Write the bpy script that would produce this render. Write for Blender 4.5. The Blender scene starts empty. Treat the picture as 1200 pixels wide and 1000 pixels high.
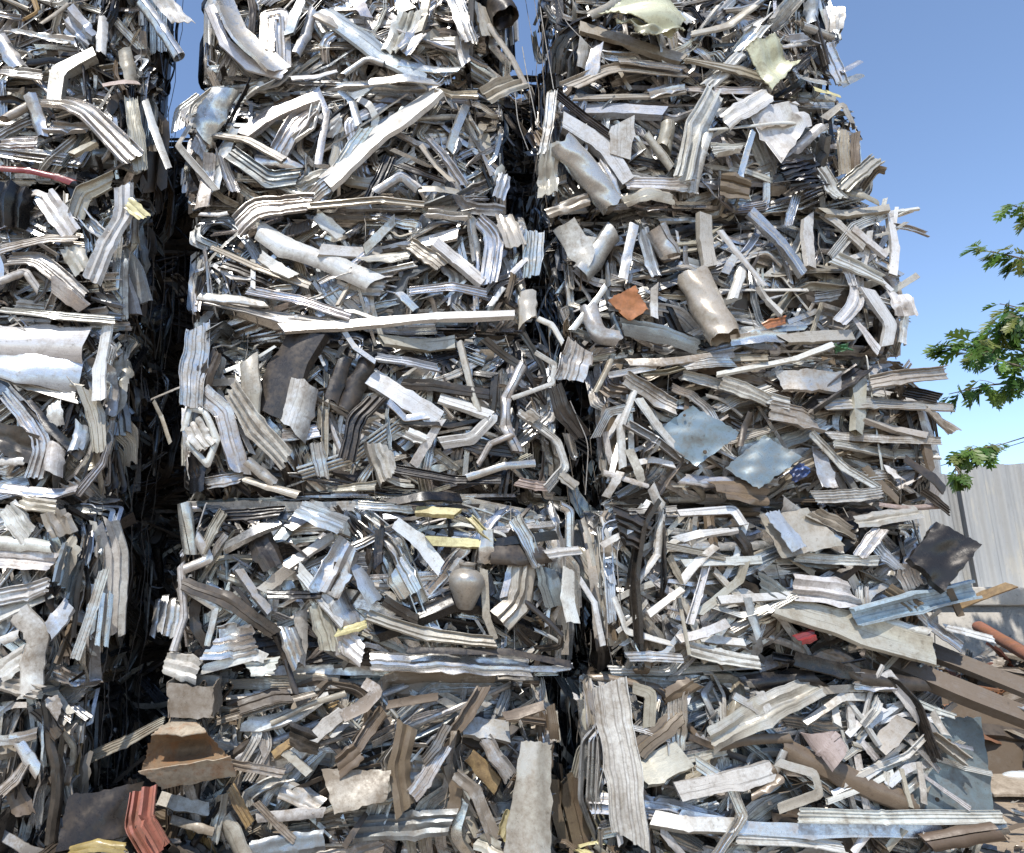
import bpy, math, random
import numpy as np
from mathutils import Vector

SC = bpy.context.scene
COL = SC.collection
R = math.radians

# ------------------------------------------------------------------ camera
PITCH = R(14.3); FPX = 870.0; CX, CY = 450.0, 500.0; EYE = 1.55
cam_d = bpy.data.cameras.new('camera'); cam = bpy.data.objects.new('camera', cam_d); COL.objects.link(cam)
cam.location = (0, 0, EYE); cam.rotation_euler = (R(90) + PITCH, 0, 0)
cam_d.sensor_fit = 'HORIZONTAL'; cam_d.sensor_width = 36.0; cam_d.lens = 36.0 * FPX / 1200
cam_d.shift_x = (600 - CX) / 1200.0; cam_d.clip_start = 0.05; cam_d.clip_end = 2000
SC.camera = cam
# ------------------------------------------------------------------ sun and sky
SUN_EL, SUN_AZ = R(56), R(22)      # azimuth: how far left of straight behind the camera
S = Vector((-math.sin(SUN_AZ) * math.cos(SUN_EL), -math.cos(SUN_AZ) * math.cos(SUN_EL), math.sin(SUN_EL)))
w = bpy.data.worlds.new('World'); SC.world = w; w.use_nodes = True
nt = w.node_tree; bg = nt.nodes['Background']
sky = nt.nodes.new('ShaderNodeTexSky'); sky.sky_type = 'NISHITA'; sky.sun_disc = False
sky.sun_elevation = SUN_EL; sky.sun_rotation = math.atan2(S.x, S.y)
sky.air_density = 0.85; sky.altitude = 600; sky.dust_density = 0.2; sky.ozone_density = 2.6
tn = nt.nodes.new('ShaderNodeMix'); tn.data_type = 'RGBA'; tn.blend_type = 'MULTIPLY'; tn.inputs[0].default_value = 1.0; tn.inputs[7].default_value = (1.10, 1.05, 1.0, 1)
nt.links.new(sky.outputs[0], tn.inputs[6]); nt.links.new(tn.outputs[2], bg.inputs[0]); bg.inputs[1].default_value = 0.15
sd = bpy.data.lights.new('sun', 'SUN'); sd.energy = 3.2; sd.angle = R(0.53); sd.color = (1.0, 0.955, 0.88)
so = bpy.data.objects.new('sun', sd); COL.objects.link(so)
so.rotation_euler = S.to_track_quat('Z', 'Y').to_euler(); so.location = S * 30
SC.view_settings.view_transform = 'Standard'; SC.view_settings.look = 'None'
SC.view_settings.exposure = 0.88; SC.view_settings.gamma = 1.0; SC.view_settings.use_curve_mapping = False

# ------------------------------------------------------------------ helpers
def ray(u, v):
    a = (u - CX) / FPX; c = (CY - v) / FPX
    return (a, math.cos(PITCH) - c * math.sin(PITCH), math.sin(PITCH) + c * math.cos(PITCH))
def P(u, v, y):
    """the point of the vertical plane Y = y that the photo shows at pixel (u, v)"""
    d = ray(u, v); k = y / d[1]
    return np.array((d[0] * k, y, EYE + d[2] * k))
def px(v, y):
    d = ray(CX, v); return y / d[1] / FPX      # metres per pixel there

def nn(v):
    return v / max(1e-9, float(np.linalg.norm(v)))

def empty(name, loc, label, cat, group=None):
    o = bpy.data.objects.new(name, None); COL.objects.link(o); o.location = loc
    o['label'] = label; o['category'] = cat
    if group: o['group'] = group
    return o
def tag(o, label=None, cat=None, group=None, kind=None):
    if label: o['label'] = label
    if cat: o['category'] = cat
    if group: o['group'] = group
    if kind: o['kind'] = kind
    return o

class Geo:
    """collects vertices, faces, a colour and a strip coordinate per vertex"""
    def __init__(s): s.v = []; s.q = []; s.t = []; s.c = []; s.s = []; s.n = 0
    def add(s, v, q, col, st, tri=None):
        v = np.asarray(v, float)
        s.v.append(v)
        if len(q): s.q.append(np.asarray(q, int) + s.n)
        if tri is not None and len(tri): s.t.append(np.asarray(tri, int) + s.n)
        s.c.append(np.tile(np.array(col, float), (len(v), 1))); s.s.append(np.asarray(st, float)); s.n += len(v)
    def merge(s, o):
        s.v += o.v; s.q += [a + s.n for a in o.q]; s.t += [a + s.n for a in o.t]; s.c += o.c; s.s += o.s; s.n += o.n
    def build(s, name, mat, parent=None, origin=(0, 0, 0), angle=35):
        v = np.concatenate(s.v) - np.array(origin, float)
        q = np.concatenate(s.q) if s.q else np.zeros((0, 4), int)
        t = np.concatenate(s.t) if s.t else np.zeros((0, 3), int)
        me = bpy.data.meshes.new(name)
        me.vertices.add(len(v)); me.vertices.foreach_set('co', v.astype(np.float32).ravel())
        me.loops.add(q.size + t.size); me.polygons.add(len(q) + len(t))
        me.loops.foreach_set('vertex_index', np.concatenate([q.ravel(), t.ravel()]).astype(np.int32))
        st = np.concatenate([np.arange(len(q)) * 4, len(q) * 4 + np.arange(len(t)) * 3]).astype(np.int32)
        me.polygons.foreach_set('loop_start', st)
        me.update(calc_edges=True)
        a = me.attributes.new('tint', 'FLOAT_COLOR', 'POINT'); a.data.foreach_set('color', np.concatenate(s.c).astype(np.float32).ravel())
        a = me.attributes.new('strip', 'FLOAT_VECTOR', 'POINT'); a.data.foreach_set('vector', np.concatenate(s.s).astype(np.float32).ravel())
        me.polygons.foreach_set('use_smooth', np.ones(len(me.polygons), bool))
        if angle: me.set_sharp_from_angle(angle=R(angle))
        me.materials.append(mat)
        o = bpy.data.objects.new(name, me); COL.objects.link(o)
        if parent is not None: o.parent = parent
        else: o.location = origin
        return o

# ---- cross-sections: open centre lines in units of the width, thickness added afterwards
def outline(c, th):
    c = np.array(c, float); n = len(c); d = np.gradient(c, axis=0)
    d /= np.maximum(1e-9, np.linalg.norm(d, axis=1))[:, None]
    nr = np.stack([-d[:, 1], d[:, 0]], 1)
    return np.concatenate([c + nr * th / 2, (c - nr * th / 2)[::-1]])
def section(kind, rng, fine=False):
    r = rng.random
    if kind == 'b':
        k = rng.choice((2, 3, 3, 4)); pts = [(-.5, .05 + .3 * r())]
        h = .05 + .16 * r(); cut = sorted([r() for _ in range(k - 1)]); cut = [-.5] + [(-.5 + (i + 1) / k) * .6 + (c - .5) * .4 for i, c in enumerate(cut)] + [.5]
        for i in range(k):
            x0, x1 = cut[i], cut[i + 1]
            pts += [(x0 + .02, 0), (x0 + (x1 - x0) * .62, 0), (x0 + (x1 - x0) * .70, h), (x0 + (x1 - x0) * .9, h)]
        return pts + [(.5, 0), (.5, .05 + .3 * r())]
    if kind == 'f':
        c = .22 * r(); e = .25 * r()
        return [(-.5, -e), (-.46, 0), (-.2, c * .8), (0, c), (.2, c * .8), (.44, 0), (.5, -e * .7)]
    if kind == 'x':
        h = .35 + .4 * r()
        return [(-.02, -h), (-.5, -h), (-.5, 0), (.5, 0), (.5, -h), (.02, -h)]
    if kind == 'u':
        h = .3 + .4 * r(); s = 1 if r() < .5 else -1
        return [(-.38, s * h), (-.5, s * h), (-.5, 0), (-.15, 0), (-.1, -.06 * s), (.1, -.06 * s), (.15, 0), (.5, 0), (.5, s * h), (.38, s * h)]
    if kind == 'l':
        return [(-.5, -.45), (-.5, 0), (.1, .02), (.5, 0)]
    if kind == 'h':
        h = .3 + .2 * r()
        return [(-.5, .1), (-.5, 0), (-.2, 0), (-.18, h), (-.1, h), (-.08, 0), (.25, 0), (.27, h * .7), (.34, h * .7), (.36, 0), (.5, 0), (.5, .2)]
    if kind == 't':
        n = 16 if fine else 9; return [(.5 * math.sin(a), .5 * math.cos(a)) for a in np.linspace(.06, 2 * math.pi - .06, n)]
    # a sheet crushed into lengthwise folds
    n = rng.choice((4, 5, 6)); am = rng.uniform(.05, .17); out = []
    for i in range(n + 1):
        x = -.5 + (i + (rng.uniform(-.3, .3) if 0 < i < n else 0)) / n; y = am * (1 if i % 2 else -1) * rng.uniform(.3, 1)
        out.append((x, y))
        if i < n: out.append((x + .5 / n, y * .15 + rng.uniform(-.02, .02)))
    return out

def bend_path(pts, rad, step):
    """straight runs joined by tight rounded kinks"""
    pts = [np.array(p, float) for p in pts]; out = [pts[0]]; flag = [0.0]
    for i in range(1, len(pts)):
        a, b = pts[i - 1], pts[i]; L = np.linalg.norm(b - a)
        r0 = min(rad, L * .35) if i > 1 else 0
        r1 = min(rad, L * .35) if i < len(pts) - 1 else 0
        u = (b - a) / max(L, 1e-9); s, e = a + u * r0, b - u * r1
        k = max(1, int(np.linalg.norm(e - s) / step))
        for j in range(0 if r0 else 1, k + 1): out.append(s + (e - s) * j / k); flag.append(0.0)
        if r1:
            c = pts[i + 1]; L2 = np.linalg.norm(c - b); f = b + (c - b) / max(L2, 1e-9) * min(rad, L2 * .35)
            for t in (.25, .5, .75):
                out.append(e * (1 - t) ** 2 + b * 2 * t * (1 - t) + f * t * t); flag.append(1 - abs(t - .5) * 2)
    return np.array(out), np.array(flag)

def strip(geo, pts, width, kind, col, rng, face=(0, -1, 0), roll=0.0, twist=0.0, th=None, rough=0.0, fine=False, rad=None, step=None, jag=.25, dirt=None, curl=0.0, taper=0.0):
    npr = np.random.RandomState(rng.randrange(1 << 30))
    if rad is None: rad = width * (.5 + .6 * rng.random())
    if step is None: step = max(.045, width * .6) if not fine else max(.022, width * .22)
    path, fl = bend_path(pts, rad, step); n = len(path)
    if n < 3:
        path = np.array([path[0], (path[0] + path[-1]) / 2, path[-1]]); fl = np.zeros(3); n = 3
    L = np.concatenate([[0], np.cumsum(np.linalg.norm(np.diff(path, axis=0), axis=1))]); tot = max(L[-1], 1e-6)
    if rough:
        rough *= .45
        for k in range(3):
            fr = (1.5 + 2.5 * k) / max(tot, .25); ph = npr.rand(3) * 6.3
            path = path + rough * width / (k + 1) * np.sin(L[:, None] * fr * 6.3 * np.array([1, .8, 1.2]) + ph)
    T = np.gradient(path, axis=0); T /= np.maximum(1e-9, np.linalg.norm(T, axis=1))[:, None]
    N = np.zeros((n, 3)); cur = np.array(face, float)
    if abs(np.dot(nn(cur), T[0])) > .95: cur = cur + np.array([.4, .1, .5])
    for i in range(n):
        cur = nn(cur - np.dot(cur, T[i]) * T[i]); N[i] = cur
    B = np.cross(T, N)
    ang = roll + twist * (L / tot - .5)
    ca, sa = np.cos(ang)[:, None], np.sin(ang)[:, None]
    N, B = N * ca + B * sa, B * ca - N * sa
    if th is None: th = max(.0018, min(.005, width * .03))
    o = outline(section(kind, rng, fine), th / width) * width; m = len(o); h = m // 2
    # crushing: profile depth and width vary along the strip, most at the kinks
    crush = 1 - .55 * fl * rng.random() - .3 * npr.rand() * np.abs(np.sin(L / tot * 3.1 * rng.uniform(.5, 3) + rng.random() * 6))
    wide = (1 + .18 * fl + .06 * np.sin(L * 9 + rng.random() * 6)) * (1 - taper * L / tot)
    X = o[None, :, 0] * wide[:, None]; Y = o[None, :, 1] * crush[:, None]
    if kind in 'sf':
        am = min(width, .12) * (.10 if kind == 's' else .03)
        for k in range(4):
            a, b, c = npr.rand(3) * 6.3; fx = (1.5 + 3 * k) / width * npr.uniform(.3, 1); fl_ = (1.2 + 2.2 * k) / max(width, .12) * npr.uniform(.4, 1)
            w_ = np.sin(X * fx + L[:, None] * fl_ * rng.choice((-1, 1)) + a)
            Y = Y + am / (k + 1) ** 1.1 * (1.6 * np.abs(w_) - .8 if k % 2 == 0 else w_ * .5)
        if curl: Y = Y + curl * (np.abs(X) ** 2) / width * 2
    elif rough:
        Y = Y + width * .012 * np.sin(X / width * 9 + L[:, None] * 14 + rng.random() * 6)
    xs_ = o[:h, 0] / width; jit = npr.randn(h) * min(width, .09) * jag * .45
    jit2 = jit[::-1] + xs_ * width * rng.gauss(0, .45); jit = jit + xs_ * width * rng.gauss(0, .45)
    J = np.zeros((n, m)); jj = np.concatenate([jit, jit[::-1]])
    J[0] = jj; J[-1] = np.concatenate([jit2, jit2[::-1]])
    V = path[:, None, :] + B[:, None, :] * X[..., None] + N[:, None, :] * Y[..., None] + T[:, None, :] * J[..., None]
    i, j = np.meshgrid(np.arange(n - 1), np.arange(m), indexing='ij'); j2 = (j + 1) % m
    q = np.stack([i * m + j, i * m + j2, (i + 1) * m + j2, (i + 1) * m + j], -1).reshape(-1, 4)
    k = np.arange(h - 1); cap = np.stack([k, k + 1, m - 2 - k, m - 1 - k], -1)
    q = np.concatenate([q, cap[:, ::-1], cap + (n - 1) * m])
    per = np.concatenate([[0], np.cumsum(np.linalg.norm(np.diff(o, axis=0), axis=1))])
    dv = (.25 + .5 * rng.random()) if dirt is None else dirt
    st = np.stack([np.tile(per, n), np.repeat(L, m) + rng.random() * 40, np.full(n * m, dv)], 1)
    geo.add(V.reshape(-1, 3), q, col, st)
    return tot * width

def tube(geo, pts, r, col=(.3, .3, .3, .5), n=5, r1=None, dirt=.3):
    pts = np.array(pts, float); m = len(pts); T = np.gradient(pts, axis=0); T /= np.maximum(1e-9, np.linalg.norm(T, axis=1))[:, None]
    ref = np.array([.31, .52, .21]); N = np.cross(T, ref); N /= np.maximum(1e-9, np.linalg.norm(N, axis=1))[:, None]; B = np.cross(T, N)
    a = np.arange(n) * 2 * math.pi / n; rr = np.linspace(r, r if r1 is None else r1, m)[:, None, None]
    V = pts[:, None] + rr * (np.cos(a)[None, :, None] * N[:, None] + np.sin(a)[None, :, None] * B[:, None])
    i, j = np.meshgrid(np.arange(m - 1), np.arange(n), indexing='ij'); j2 = (j + 1) % n
    q = np.stack([i * n + j, i * n + j2, (i + 1) * n + j2, (i + 1) * n + j], -1).reshape(-1, 4)
    L = np.concatenate([[0], np.cumsum(np.linalg.norm(np.diff(pts, axis=0), axis=1))])
    st = np.stack([np.tile(a * r, m), np.repeat(L, n), np.full(m * n, dirt)], 1)
    geo.add(V.reshape(-1, 3), q, col, st)
    for e, rev in ((0, True), ((m - 1) * n, False)):
        tr = [(e, e + k + 1, e + k) if rev else (e, e + k, e + k + 1) for k in range(1, n - 1)]
        geo.t.append(np.array(tr) + geo.n - m * n)

def lathe(geo, prof, centre, axis, col, n=28, dirt=.4):
    """prof: (radius, height) pairs"""
    ax = nn(np.array(axis, float)); a1 = nn(np.cross(ax, (0.3, 1, .1))); a2 = np.cross(ax, a1); c = np.array(centre, float)
    a = np.arange(n) * 2 * math.pi / n; m = len(prof)
    V = np.array([[c + ax * h + r * (math.cos(t) * a1 + math.sin(t) * a2) for t in a] for r, h in prof]).reshape(-1, 3)
    i, j = np.meshgrid(np.arange(m - 1), np.arange(n), indexing='ij'); j2 = (j + 1) % n
    q = np.stack([i * n + j, i * n + j2, (i + 1) * n + j2, (i + 1) * n + j], -1).reshape(-1, 4)
    st = np.stack([np.full(m * n, .3), np.full(m * n, 7.7), np.full(m * n, dirt)], 1)
    geo.add(V, q, col, st)

def box(geo, lo, hi, col, dirt=.4):
    lo = np.array(lo, float); hi = np.array(hi, float)
    v = np.array([[(lo, hi)[a][0], (lo, hi)[b][1], (lo, hi)[c][2]] for a in (0, 1) for b in (0, 1) for c in (0, 1)])
    q = [(0, 1, 3, 2), (4, 6, 7, 5), (0, 4, 5, 1), (2, 3, 7, 6), (0, 2, 6, 4), (1, 5, 7, 3)]
    st = np.stack([v[:, 0] + v[:, 1], v[:, 2], np.full(8, dirt)], 1); geo.add(v, q, col, st)

def sheet(geo, corners, th, col, rng, n=14, amp=.012, dirt=.4, fold=0.0, bowl=0.0):
    """a dented plate from 4 corner points with real thickness; edges slightly ragged"""
    A, B_, C, D = [np.array(c, float) for c in corners]; nr = nn(np.cross(B_ - A, D - A))
    if nr[1] > 0: nr = -nr
    g = np.linspace(0, 1, n); U, W = np.meshgrid(g, g, indexing='ij')
    V = A * ((1 - U) * (1 - W))[..., None] + B_ * (U * (1 - W))[..., None] + C * (U * W)[..., None] + D * ((1 - U) * W)[..., None]
    h = np.zeros_like(U)
    for k in range(5):
        a, b, c = rng.random() * 6.3, rng.uniform(-1, 1) * (3 + 3 * k), rng.uniform(-1, 1) * (3 + 3 * k)
        h += amp / (k + 1) * np.sin(U * b + W * c + a)
    h += fold * np.abs(U - .5)
    h -= bowl * np.sin(math.pi * U) * np.sin(math.pi * W) ** .7
    e = np.zeros_like(U); e[0] = 1; e[-1] = 1; e[:, 0] = 1; e[:, -1] = 1
    npr = np.random.RandomState(rng.randrange(1 << 30))
    V = V + nr * h[..., None] + (npr.randn(n, n, 3) * .004) * e[..., None]
    F = (V + nr * th / 2).reshape(-1, 3); K = (V - nr * th / 2).reshape(-1, 3); N = n * n
    i, j = np.meshgrid(np.arange(n - 1), np.arange(n - 1), indexing='ij'); a = (i * n + j).ravel()
    q1 = np.stack([a, a + 1, a + n + 1, a + n], -1)
    rim = [k for k in range(n)] + [k * n + n - 1 for k in range(1, n)] + [N - 1 - k for k in range(1, n)] + [(n - 1 - k) * n for k in range(1, n - 1)]
    rim = np.array(rim); r2 = np.roll(rim, -1)
    q = np.concatenate([q1, q1[:, ::-1] + N, np.stack([rim, rim + N, r2 + N, r2], -1)])
    st = np.stack([np.full(2 * N, .3), np.full(2 * N, rng.random() * 40), np.full(2 * N, dirt)], 1)
    geo.add(np.concatenate([F, K]), q, col, st)

# ------------------------------------------------------------------ materials
def newmat(name):
    m = bpy.data.materials.new(name); m.use_nodes = True
    return m, m.node_tree, m.node_tree.nodes['Principled BSDF']
def N_(t, ty, **k):
    n = t.nodes.new(ty)
    for a, b in k.items():
        if a in n.inputs.keys() if hasattr(n.inputs, 'keys') else False: n.inputs[a].default_value = b
        else: setattr(n, a, b)
    return n
def noise_(t, vec, scale, detail=4, rough=.6):
    n = t.nodes.new('ShaderNodeTexNoise'); n.inputs['Scale'].default_value = scale; n.inputs['Detail'].default_value = detail; n.inputs['Roughness'].default_value = rough
    t.links.new(vec, n.inputs['Vector']); return n.outputs['Fac']
def ramp_(t, fac, a, b):
    n = t.nodes.new('ShaderNodeMapRange'); n.inputs['From Min'].default_value = a; n.inputs['From Max'].default_value = b; n.clamp = True
    t.links.new(fac, n.inputs['Value']); return n.outputs['Result']
def math_(t, op, a, b):
    n = t.nodes.new('ShaderNodeMath'); n.operation = op
    for i, x in enumerate((a, b)):
        if isinstance(x, (int, float)): n.inputs[i].default_value = x
        else: t.links.new(x, n.inputs[i])
    return n.outputs[0]
def mix_(t, fac, a, b):
    n = t.nodes.new('ShaderNodeMix'); n.data_type = 'RGBA'
    if isinstance(fac, (int, float)): n.inputs[0].default_value = fac
    else: t.links.new(fac, n.inputs[0])
    for i, x in ((6, a), (7, b)):
        if isinstance(x, tuple): n.inputs[i].default_value = x
        else: t.links.new(x, n.inputs[i])
    return n.outputs[2]

def scrap_material(name, grime=(.13, .095, .065, 1), amount=1.0, rough=(.17, .40), rust=0.0):
    m, t, bs = newmat(name)
    at = t.nodes.new('ShaderNodeAttribute'); at.attribute_name = 'tint'
    sa = t.nodes.new('ShaderNodeAttribute'); sa.attribute_name = 'strip'
    tc = t.nodes.new('ShaderNodeTexCoord'); ob = tc.outputs['Object']
    sep = t.nodes.new('ShaderNodeSeparateXYZ'); t.links.new(sa.outputs['Vector'], sep.inputs[0])
    mp = t.nodes.new('ShaderNodeMapping'); mp.inputs['Scale'].default_value = (90, 5, 0); t.links.new(sa.outputs['Vector'], mp.inputs[0])
    streak = noise_(t, mp.outputs[0], 1.0, 3)
    mp2 = t.nodes.new('ShaderNodeMapping'); mp2.inputs['Scale'].default_value = (420, 26, 0); t.links.new(sa.outputs['Vector'], mp2.inputs[0])
    scratch = noise_(t, mp2.outputs[0], 1.0, 2)
    big = noise_(t, ob, 5.5, 6, .7); fine = noise_(t, ob, 34, 6, .72); blot = noise_(t, ob, 13, 5, .65)
    # grime: large soft patches x fine speckle, the per-piece dirt value shifts the threshold
    g = math_(t, 'ADD', math_(t, 'MULTIPLY', big, .6), math_(t, 'MULTIPLY', fine, .4))
    g = math_(t, 'ADD', g, math_(t, 'MULTIPLY', sep.outputs['Z'], .30))
    g = math_(t, 'MULTIPLY', ramp_(t, g, .54, .78), .92 * amount)
    tint = at.outputs['Color']
    def mul(a, k):
        n = t.nodes.new('ShaderNodeMix'); n.data_type = 'RGBA'; n.blend_type = 'MULTIPLY'; n.inputs[0].default_value = 1; t.links.new(a, n.inputs[6]); n.inputs[7].default_value = k; return n.outputs[2]
    c = mix_(t, math_(t, 'MULTIPLY', ramp_(t, streak, .35, .75), .34), tint, mul(tint, (.58, .55, .52, 1)))
    c = mix_(t, math_(t, 'MULTIPLY', ramp_(t, blot, .5, .72), .6), c, mul(c, (.66, .62, .57, 1)))
    # thin dark grooves and gasket lines that run along the length
    mp3 = t.nodes.new('ShaderNodeMapping'); mp3.inputs['Scale'].default_value = (85, 1.1, 0); t.links.new(sa.outputs['Vector'], mp3.inputs[0])
    line = ramp_(t, noise_(t, mp3.outputs[0], 1.0, 1), .60, .66)
    mp4 = t.nodes.new('ShaderNodeMapping'); mp4.inputs['Scale'].default_value = (0, .35, 0); t.links.new(sa.outputs['Vector'], mp4.inputs[0])
    per = ramp_(t, noise_(t, mp4.outputs[0], 1.0, 0), .46, .62)
    c = mix_(t, math_(t, 'MULTIPLY', math_(t, 'MULTIPLY', line, per), .6), c, mul(c, (.16, .15, .14, 1)))
    c = mix_(t, g, c, mix_(t, .45, grime, mul(tint, (.40, .33, .25, 1))))
    if rust: c = mix_(t, math_(t, 'MULTIPLY', ramp_(t, blot, .48, .62), rust), c, (.30, .12, .035, 1))
    chip = math_(t, 'MULTIPLY', ramp_(t, noise_(t, ob, 26, 8, .78), .60, .625), .55)
    c = mix_(t, chip, c, mul(c, (.42, .39, .35, 1)))
    sp = ramp_(t, noise_(t, ob, 95, 3), .66, .72)
    c = mix_(t, math_(t, 'MULTIPLY', sp, .6), c, (.05, .042, .035, 1))
    t.links.new(c, bs.inputs['Base Color'])
    met = math_(t, 'MULTIPLY', at.outputs['Alpha'], math_(t, 'SUBTRACT', 1.0, g)); t.links.new(met, bs.inputs['Metallic'])
    ro = t.nodes.new('ShaderNodeMapRange'); ro.inputs['To Min'].default_value = rough[0]; ro.inputs['To Max'].default_value = rough[1]
    t.links.new(math_(t, 'ADD', math_(t, 'MULTIPLY', scratch, .5), math_(t, 'MULTIPLY', blot, .5)), ro.inputs['Value']); ro.inputs['From Min'].default_value = .3; ro.inputs['From Max'].default_value = .7
    t.links.new(math_(t, 'ADD', ro.outputs[0], math_(t, 'MULTIPLY', g, .35)), bs.inputs['Roughness'])
    bp = t.nodes.new('ShaderNodeBump'); bp.inputs['Strength'].default_value = .45; bp.inputs['Distance'].default_value = .004
    hh = math_(t, 'ADD', math_(t, 'MULTIPLY', blot, 1.0), math_(t, 'ADD', math_(t, 'MULTIPLY', scratch, .12), math_(t, 'MULTIPLY', fine, .35)))
    t.links.new(hh, bp.inputs['Height']); t.links.new(bp.outputs[0], bs.inputs['Normal'])
    return m
MAT = scrap_material('weathered_scrap_metal')
RUST = scrap_material('rusty_metal', rust=.38, rough=(.55, .8))
DARK = scrap_material('sooty_metal', rough=(.5, .8))

PAL = {  # linear colour + metallic
 's': (.58, .57, .55, .84), 'w': (.63, .62, .59, .25), 'b': (.46, .49, .52, .5), 'c': (.43, .40, .34, .25),
 'd': (.045, .039, .034, .3), 'k': (.009, .009, .010, .1), 'n': (.17, .13, .09, .1), 'y': (.60, .55, .30, .05),
 'r': (.20, .03, .032, 0), 'o': (.38, .15, .06, .05), 'g': (.21, .235, .25, .5), 'm': (.44, .43, .42, .92), 'p': (.45, .37, .34, .1),
 'q': (.17, .235, .265, .3), 'v': (.19, .245, .275, .4), 'z': (.36, .08, .045, .05), 'j': (.46, .32, .15, .0), 'e': (.05, .16, .07, 0), 'a': (.04, .09, .26, 0), 'f': (.56, .56, .40, .1)}
def jit(c, rng, a=.14):
    k = 1 + rng.uniform(-a, a) ; return (c[0] * k * rng.uniform(.97, 1.03), c[1] * k, c[2] * k * rng.uniform(.96, 1.04), c[3])
PARTNAME = {'b': 'ribbed_strip', 'f': 'flat_strip', 'x': 'box_profile', 'u': 'channel_profile', 'l': 'angle_profile', 'h': 'frame_profile', 't': 'crushed_pipe', 's': 'crumpled_sheet'}
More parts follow.
